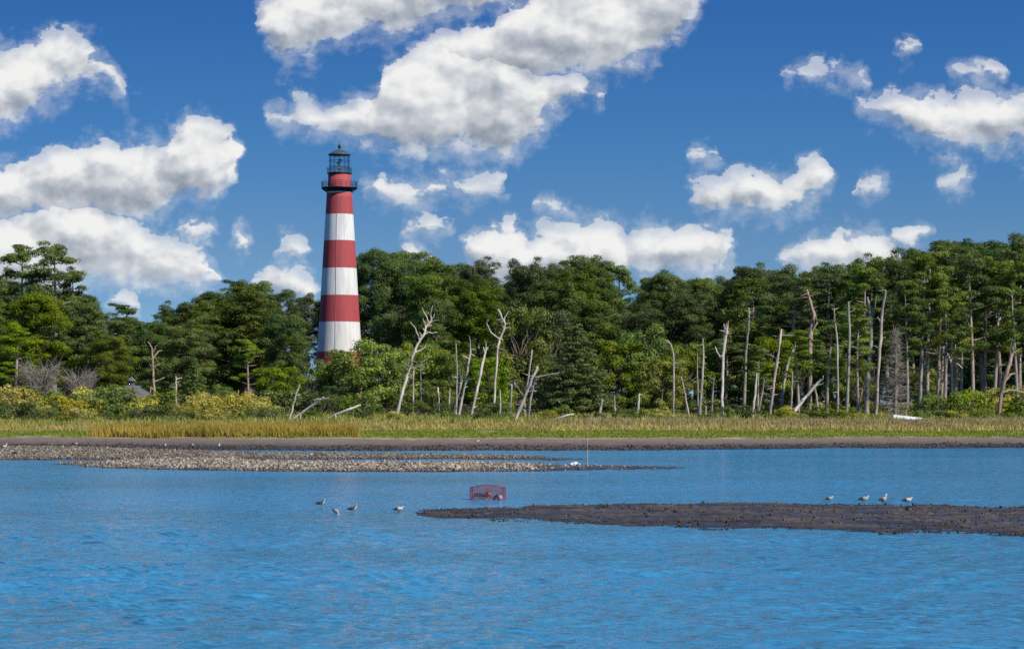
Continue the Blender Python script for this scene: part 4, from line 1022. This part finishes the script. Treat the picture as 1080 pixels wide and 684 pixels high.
for q in (.0, .34, .67, 1.0):
    th = np.linspace(0, 2*np.pi, 41); b.tube(np.stack([np.cos(th)*10.7*S, np.sin(th)*10.7*S, 0*th + zd + (zt - zd)*q], -1), .035, 4, False)
fr = b.build('lantern_frame', M['black_iron'], lh)
gm = bpy.data.materials.new('lantern_glass'); gm.use_nodes = True; gn = gm.node_tree; gn.nodes.clear()
tb = gn.nodes.new('ShaderNodeBsdfTransparent'); tb.inputs[0].default_value = (.86, .92, .93, 1); gg = gn.nodes.new('ShaderNodeBsdfGlossy'); gg.inputs['Roughness'].default_value = .05
mx = gn.nodes.new('ShaderNodeMixShader'); mx.inputs[0].default_value = .07; go = gn.nodes.new('ShaderNodeOutputMaterial')
gn.links.new(tb.outputs[0], mx.inputs[1]); gn.links.new(gg.outputs[0], mx.inputs[2]); gn.links.new(mx.outputs[0], go.inputs[0])
b = MB(); b.lathe([(10.5*S, zd + .03), (10.5*S, zt - .03)], 24); b.build('lantern_glass', gm, lh)
b = MB()                                            # lamp: stand with splayed legs and twin lenses
for k in range(4):
    a = 2*np.pi*(k + .5)/4; b.tube([[math.cos(a)*5*S, math.sin(a)*5*S, zd], [math.cos(a)*1.5*S, math.sin(a)*1.5*S, zd + 6*S]], .09, 5)
b.tube([[0, 0, zd + 3*S], [0, 0, zd + 9*S]], [.25, .3], 8)
lp = b.build('lamp', simple('lamp_green', (.14, .24, .22), .4, .2, 3, (1, 1, 1), 0), lh)
b = MB()
for sx in (-1, 1):
    b.lathe([(.05, -1.3*S), (1.8*S, -1.1*S), (2.3*S, 0), (1.8*S, 1.1*S), (.05, 1.3*S)], 16, c=(sx*.15, 0, zd + 13.4*S if sx > 0 else zd + 10.6*S))
b.build('lens', simple('lens_glass', (.22, .33, .30), .15, .2, 3, (1, 1, 1), 0), lp, True)
b = MB(); b.lathe([(10.8*S, Z(163.9) - gz), (11.9*S, Z(163.6) - gz), (11.9*S, Z(162.8) - gz), (8.8*S, Z(161.2) - gz), (6.5*S, Z(159.6) - gz), (3.6*S, Z(158.4) - gz), (1.2*S, Z(157.8) - gz), (.9*S, Z(156.6) - gz), (.1, Z(156.6) - gz)], 48)
b.build('lantern_roof', M['roof_iron'], lh, True)
b = MB(); th = np.linspace(-np.pi/2, np.pi/2, 9)
b.lathe([(max(.02, 1.75*S*math.cos(q)), Z(154.5) - gz + 2.3*S*math.sin(q)) for q in th], 16); b.tube([[0, 0, Z(152.5) - gz], [0, 0, Z(148.5) - gz]], [.05, .02], 5)
b.build('ventilator_ball', M['black_iron'], lh, True)
b = MB(); a0 = rad(-97)                              # cable running down the front of the tower
b.tube([[math.cos(a0)*(rt(p) + .05), math.sin(a0)*(rt(p) + .05), Z(p) - gz] for p in np.linspace(402, 205, 14)], .025, 5); b.build('lightning_cable', simple('cable_grey', (.42, .25, .25), .7, .2, 3, (1, 1, 1), 0), lh)

# ------------------------------------------------------------------ small shingled shelter behind the bushes
D = 244.0; x, y, z = P(137, 404, D); sg_ = zgf(x, y)
sh = empty('shelter', (x + .2, y, sg_)); tag(sh, 'small grey shingled roof with a cupola peeping over yellow bushes', 'shelter')
ap = z - sg_; ev = ap - 1.7
sm = simple('grey_shingles', (.145, .13, .125), .9, .3, 4, (1, 1, 6), .5)
def hip(r, z0, z1, c=(0, 0)):
    b = MB(); v = [[c[0] - r, c[1] - r, z0], [c[0] + r, c[1] - r, z0], [c[0] + r, c[1] + r, z0], [c[0] - r, c[1] + r, z0], [c[0], c[1], z1]]
    b.add(v, [[0, 1, 4], [1, 2, 4], [2, 3, 4], [3, 0, 4]]); b.add([q[:2] + [q[2] - .12] for q in v[:4]] + v[:4], [[3, 2, 1, 0], [0, 1, 5, 4], [1, 2, 6, 5], [2, 3, 7, 6], [3, 0, 4, 7]]); return b
rf = hip(2.9, ev, ap).build('roof', sm, sh)
cb = hip(.42, ap + .30, ap + .75); cb.box((0, 0, ap + .02), (.6, .6, .5)); cb.build('cupola', sm, rf)
for sx in (-1, 1):
    for sy in (-1, 1): MB().box((sx*2.3, sy*2.3, ev/2 - .05), (.2, .2, ev)).build('post', M['dead_grey'], sh)

# ------------------------------------------------------------------ white boat hull in the grass
D = 206.0; x, y, z = P(961, 440, D)
bt = empty('upturned_boat', (x, y, zgf(x, y) + .20), rad(-8)); bt.rotation_euler[1] = rad(6); tag(bt, 'white upturned boat hull lying in the grass near the grey dead cedar', 'boat')
b = MB(); n = 13; ss = 9; V_ = []
for i in range(n):
    t_ = i/(n - 1); xx = -1.65 + 3.3*t_; w_ = .72*min(1, (1.12 - t_)*2.4)**.6; h_ = .42*(.72 + .28*(1 - t_)) * min(1, .35 + (1.0 - t_)*3)
    for k in range(ss):
        a = np.pi*k/(ss - 1); V_.append([xx, math.cos(a)*w_*(1 if abs(math.cos(a)) > .8 else .92), h_*math.sin(a)**.7 + .10*t_])
ff = [[i*ss + k, (i + 1)*ss + k, (i + 1)*ss + k + 1, i*ss + k + 1] for i in range(n - 1) for k in range(ss - 1)]
b.add(V_, ff); b.add(V_[:ss], [[0, k, k + 1] for k in range(1, ss - 1)]); b.add(V_[-ss:], [[0, k + 1, k] for k in range(1, ss - 1)])
M['white_gel'] = simple('white_gelcoat', (.80, .80, .80), .4, .08, 2, (1, 1, 1), 0)
hl = b.build('hull', M['white_gel'], bt, True)
b = MB(); b.tube([[-1.6, 0, .42], [0, 0, .42], [1.2, 0, .40], [1.62, 0, .24]], .035, 5); b.build('keel', M['white_gel'], bt, True)
b = MB(); b.tube([[-1.65, .74, .02], [0, .75, .05], [1.2, .55, .1], [1.65, .2, .12]], .04, 5); b.tube([[-1.65, -.74, .02], [0, -.75, .05], [1.2, -.55, .1], [1.65, -.2, .12]], .04, 5)
b.build('gunwale', M['white_gel'], bt, True)

# ------------------------------------------------------------------ marker stake, float, scraps on the mud
D = 93.0; x, y, z = P(619.5, 491.5, D)
st = empty('marker_stake', (x, y, -.1)); tag(st, 'thin survey stake with orange bands and a small crosspiece on the shell bar', 'stake')
hh = Z(0)*0 + (EYE + (HY - 455.5)*D/F) + .1
wood = simple('pale_stake', (.55, .45, .38), .8, .2, 5, (1, 1, .3), 0); org = simple('orange_paint', (.50, .19, .10), .6, .2, 5, (1, 1, 1), 0)
MB().tube([[0, 0, 0], [.01, 0, hh*.5], [.0, 0, hh]], [.016, .014, .012], 6).build('pole', wood, st, True)
MB().tube([[.005, 0, hh*.48], [.006, 0, hh*.64]], .017, 6).build('orange_band', org, st, True)
MB().tube([[.0, 0, hh*.86], [.0, 0, hh*.99]], .016, 6).build('orange_band', org, st, True)
MB().tube([[-.09, 0, hh*.985], [.08, 0, hh*.985]], .016, 5).build('crosspiece', org, st, True)
D = 93.5; x, y, z = P(605.5, 491.8, D)
fl = empty('float', (x, y, z + .02), rad(12)); tag(fl, 'white foam float lying on the tip of the shell bar by the stake', 'float')
b = MB(); th = np.linspace(-np.pi/2, np.pi/2, 10); b.lathe([(max(.01, .095*math.cos(q)**.7), .19*math.sin(q)) for q in th], 16)
o = b.build('float_body', M['white_gel'], fl, True); o.rotation_euler = (0, rad(84), 0); o.location = (0, 0, .08)
MB().tube([[.17, 0, .08], [.22, 0, .09], [.25, .0, .05]], [.03, .035, .02], 8).build('rope_eye', M['white_gel'], fl, True)
def clod(name, label, px, py, D, w_, h_, mat, seed, cat):
    g = np.random.RandomState(seed); x, y, z = P(px, py, D); b = MB()
    th = np.linspace(-np.pi/2, np.pi/2, 8); bb = MB(); bb.lathe([(max(.01, w_/2*math.cos(q)), h_/2*math.sin(q)) for q in th], 12)
    v = bb.v[0]; v *= 1 + .22*g.randn(len(v), 1)*.6; o = bb.build(name, mat, None, True, (x, y, z + h_*.3)); return tag(o, label, cat)
M['wet_black'] = simple('wet_black', (.012, .011, .011), .45, .3, 5)
clod('mud_lump', 'larger black lump on the mud bar beneath the last bird', 958.5, 539, 55.2, .19, .15, M['wet_black'], 1, 'lump')
clod('mud_lump', 'smaller black lump on the mud bar beside the larger one', 946, 539.5, 55.1, .12, .09, M['wet_black'], 2, 'lump')
D = 52.0; x, y, z = P(1076, 547, D)
o = MB().box((0, 0, .05), (.34, .10, .045)).build('driftwood_board', M['dead_white'], None, False, (x, y, z)); o.rotation_euler = (0, rad(-6), rad(14)); tag(o, 'short pale driftwood board at the photo edge of the mud bar', 'board')

# ------------------------------------------------------------------ red crab trap standing in the shallows
D = 61.5; x, y, z = P(514.5, 527, D)
ct = empty('crab_trap', (x, y, -.06), rad(-7)); tag(ct, 'red wire crab trap with an arched top standing in shallow water', 'crab trap')
TW, TD, TH = .90, .55, .42
wire = simple('pink_coated_wire', (.27, .09, .125), .5, .2, 5, (1, 1, 1), 0); rod = simple('red_coated_rod', (.15, .035, .055), .5, .2, 5, (1, 1, 1), 0)
def arch(u): return TH + .07*math.cos(u*math.pi/TW)*1.0 - .03
b = MB()
for u in np.arange(-TW/2, TW/2 + .001, .045):
    zt = arch(u)
    for sy in (-1, 1): b.tube([[u, sy*TD/2, 0], [u*.985, sy*TD/2*.96, zt]], .0040, 4, False)
    b.tube([[u*.985, -TD/2*.96, zt], [u*.985, TD/2*.96, zt]], .0040, 4, False)
for w_ in np.arange(0, TH + .01, .045):
    for sy in (-1, 1): b.tube([[-TW/2, sy*TD/2, w_], [TW/2, sy*TD/2, w_]], .0040, 4, False)
    for sx in (-1, 1): b.tube([[sx*TW/2, -TD/2, w_], [sx*TW/2, TD/2, w_]], .0040, 4, False)
for v_ in np.arange(-TD/2, TD/2 + .001, .078):
    b.tube([[u*.985, v_*.96, arch(u)] for u in np.linspace(-TW/2, TW/2, 9)], .0040, 4, False)
    for sx in (-1, 1): b.tube([[sx*TW/2, v_, 0], [sx*TW/2*.985, v_*.96, arch(TW/2)]], .0040, 4, False)
b.build('wire_mesh', wire, ct)
for sy in (-1, 1):
    MB().tube([[u*.985, sy*TD/2*.96, arch(u)] for u in np.linspace(-TW/2, TW/2, 9)], .008, 6).build('top_rod', rod, ct, True)
for sx in (-1, 1):
    for sy in (-1, 1): MB().tube([[sx*TW/2, sy*TD/2, 0], [sx*TW/2*.985, sy*TD/2*.96, arch(TW/2)]], .008, 6).build('corner_rod', rod, ct, True)
    MB().tube([[sx*TW/2*.985, -TD/2*.96, arch(TW/2)], [sx*TW/2*.985, TD/2*.96, arch(TW/2)]], .012, 6).build('end_rod', rod, ct, True)
b = MB()
for k in range(7): b.tube([[-.38 + .05*k, -.12, .10 + .03*math.sin(k)], [-.33 + .05*k, .0, .24], [-.36 + .05*k, .14, .12]], .012, 5)
b.build('entrance_funnel', M['wet_black'], ct, True)
b = MB(); b.box((.02, -.08, .20), (.10, .10, .20), rz=.4); b.tube([[-.02, -.12, .26], [.07, -.1, .33]], .05, 7)
b.build('bait_box', simple('orange_bait', (.42, .11, .035), .6, .4, 12), ct)
b = MB(); b.tube([[.02, -.16, .14], [.05, -.15, .09], [.02, -.16, .06], [-.03, -.15, .10]], [.022, .026, .024, .018], 6); b.build('rope_coil', simple('pale_rope', (.62, .48, .30), .9, .2, 9), ct, True)
b = MB(); th = np.linspace(-np.pi/2, np.pi/2, 8); b.lathe([(max(.005, .06*math.cos(q)), .07*math.sin(q)) for q in th], 12, c=(.36, -.14, .12)); b.build('cork_float', simple('cork_white', (.72, .55, .45), .7, .2, 8), ct, True)
b = MB(); b.tube([[.15, -.05, .08], [.24, .0, .16], [.31, -.05, .08]], [.04, .055, .04], 7); b.build('dead_crab', M['wet_black'], ct, True)

# ------------------------------------------------------------------ birds
def bird_mat(name, c): return simple(name, c, .8, .15, 30, (1, 1, 1), 0)
BW, BG, BD, BB, BT = bird_mat('white_feather', (.50, .465, .42)), bird_mat('grey_feather', (.30, .29, .28)), bird_mat('dark_feather', (.045, .042, .045)), bird_mat('bill_dark', (.10, .07, .05)), bird_mat('tan_feather', (.52, .42, .34))
def loft(b, path, ry, rz, mats, sides=12):
    path = np.asarray(path, float); n = len(path)
    tg = np.gradient(path, axis=0); tg /= np.linalg.norm(tg, axis=1)[:, None]
    side = np.array([0, 1.0, 0]); up = np.cross(tg, side); up /= np.linalg.norm(up, axis=1)[:, None]; up = -up if up[:, 2].mean() < 0 else up
    th = np.linspace(0, 2*np.pi, sides, endpoint=False)
    v = path[:, None] + np.cos(th)[None, :, None]*side*np.asarray(ry)[:, None, None] + np.sin(th)[None, :, None]*up[:, None]*np.asarray(rz)[:, None, None]
    base = b.n; b.v.append(v.reshape(-1, 3)); b.t.append(np.full(n*sides, .5)); b.n += n*sides
    f, m = [], []
    for i in range(n - 1):
        for j in range(sides):
            k = (j + 1) % sides; f.append([base + i*sides + j, base + i*sides + k, base + (i + 1)*sides + k, base + (i + 1)*sides + j]); m.append(mats(i/(n - 1), math.sin((th[j] + th[k])/2 if k else (th[j] + 2*np.pi)/2)))
    b.f4.append(np.array(f)); b.m4.append(np.array(m))
def bird_mesh(pose, back, breast, head):
    """one continuous body: tail, back, neck, head, bill; legs joined below. 0 back colour, 1 breast, 2 head, 3 bill and legs, 4 wing tip"""
    b = MB()
    if pose == 'alert':  P_ = [(-.20,0,.185),(-.13,0,.195),(-.06,0,.205),(.02,0,.215),(.08,0,.24),(.105,0,.285),(.115,0,.325),(.135,0,.345),(.155,0,.343),(.165,0,.340),(.22,0,.335)]
    elif pose == 'feed': P_ = [(-.18,0,.26),(-.12,0,.245),(-.05,0,.23),(.03,0,.215),(.09,0,.19),(.125,0,.15),(.145,0,.12),(.16,0,.10),(.17,0,.085),(.173,0,.075),(.185,0,.03)]
    else:                P_ = [(-.20,0,.165),(-.13,0,.18),(-.06,0,.195),(.02,0,.20),(.08,0,.215),(.10,0,.235),(.11,0,.25),(.13,0,.262),(.15,0,.260),(.16,0,.257),(.21,0,.25)]
    ry = [.012,.038,.062,.066,.048,.03,.027,.031,.024,.011,.003]; rz = [.008,.03,.06,.068,.054,.032,.028,.031,.024,.010,.003]
    def mt(t_, s):
        if t_ > .86: return 3
        if t_ > .5: return 2
        if t_ < .12: return 4
        return 0 if s > -.15 else 1
    loft(b, P_, ry, rz, mt, 14)
    for sy in (-1, 1):                              # folded wing and leg
        w_ = P_[:5]; loft(b, [(w_[0][0] - .02, sy*.012, w_[0][2] + .012), (w_[1][0], sy*.034, w_[1][2] + .016), (w_[2][0], sy*.056, w_[2][2] + .014), (w_[3][0] + .02, sy*.06, w_[3][2] + .008), (w_[4][0] - .01, sy*.045, w_[4][2])], [.004,.012,.015,.015,.004], [.006,.03,.046,.042,.01], lambda t_, s: 4 if t_ < .3 else 0, 8)
        b.tube([[-.01, sy*.025, .17], [-.005, sy*.027, .09], [.0, sy*.027, .0]], [.009, .006, .006], 5, mat=3)
    return b.mesh('body', [back, breast, head, BB, BD], True)
BIRDS = {}
def bird(name, label, px, py, D, size, heading, pose, pal, z=None, group=None):
    key = (pose, pal)
    cols = dict(willet=(BD, BW, BG), gull=(BG, BW, BW), pale=(BT, BW, BW), brown=(BG, BT, BT), white=(BW, BW, BW))[pal]
    if key not in BIRDS: BIRDS[key] = bird_mesh(pose, *cols)
    x, y, zz = P(px, py, D)
    o = link(bpy.data.objects.new(name, BIRDS[key])); o.location = (x, y, (zz if z is None else z) - (.055 if D < 62 else 0)); o.rotation_euler = (0, 0, rad(heading)); s = size/.35*.74
    o.scale = (s, s, s); tag(o, label, 'bird', group); return o
W1 = 'wading birds beside the crab trap'
bird('shorebird', 'dark-backed wader standing alert, farthest from the crab trap', 338.5, 534, 57.4, .34, 8, 'alert', 'willet', group=W1)
bird('shorebird', 'tan wader bent over with its bill in the water', 354, 543, 53.0, .34, -50, 'feed', 'brown', group=W1)
bird('shorebird', 'dark-winged wader standing upright between tan feeding wader and mud tip', 372, 540, 54.4, .33, 6, 'alert', 'willet', group=W1)
bird('shorebird', 'pale tan gull resting low at the tip of the mud bar', 421, 540, 54.2, .34, 10, 'rest', 'pale', group=W1)
G2 = 'gulls in the shallows behind the mud bar'
bird('gull', 'small brownish gull at the near end of the row behind the mud bar', 875, 528.5, 60.2, .33, 20, 'rest', 'brown', group=G2)
bird('gull', 'pale gull with grey back, second in the row behind the mud bar', 911.5, 530, 59.3, .40, 12, 'rest', 'gull', group=G2)
bird('gull', 'white gull with raised head, third in the row behind the mud bar', 931.5, 531.5, 58.4, .42, 40, 'alert', 'gull', group=G2)
bird('gull', 'whitish gull turned away, last in the row above the black lump', 957.5, 531, 58.8, .38, 8, 'rest', 'pale', group=G2)
G3 = 'gulls on the far oyster bar'
bird('gull', 'white gull standing upright at the photo edge of the far oyster bar', 4.5, 475, 124.5, .52, 10, 'alert', 'white', group=G3)
bird('gull', 'white gull hunched low on shells below the upright one', 14, 481, 111.0, .5, 160, 'rest', 'white', group=G3)
bird('gull', 'white gull on dark mud straight below the forked snag', 174, 473.5, 129, .42, 80, 'alert', 'white', group=G3)
bird('gull', 'white gull on dark mud midway between its two neighbours', 203.5, 473.5, 129, .42, 100, 'alert', 'white', group=G3)
bird('gull', 'white gull on dark mud closest to the lighthouse', 230.5, 473.3, 129, .42, 60, 'alert', 'white', group=G3)
bird('gull', 'small brownish bird on the mud beach below the yellow bushes', 80, 470.5, 136, .40, 15, 'rest', 'brown', group=G3)
bird('gull', 'lone white gull on the mud beach below the standing poles', 503.5, 468, 143, .44, 5, 'rest', 'white', group=G3)
# the wood and its bushes run on past both edges of the view
for a, b, k1, k2 in ((1138, 1300, OP, OD), (-210, -58, PD, PO)):
    rank(385, a, b, 46, (4, 14), 'hindmost rank', [PD, PO], 6); rank(352, a, b, 44, (0, 10), 'rearmost rank', [PD, k1], 6)
    rank(318, a, b, 40, (2, 24), 'third rank', [k1, k2], 6); rank(300, a, b, 32, (118, 138), 'shaded rank', [('broadleaf', 'needles_dark', 'understorey tree', 1.3)], 5)
    rank(285, a, b, 34, (4, 40), 'second rank', [k1, k2], 6); rank(270, a, b, 34, (20, 80), 'front rank', [k1, NB], 5)
    bushes(a, b, 22, 232, lambda q: 414, [GS, SG], 'in the back row'); bushes(a, b, 26, 212, lambda q: 429, [SG, GS, DG], 'in the front row')
write_labels()
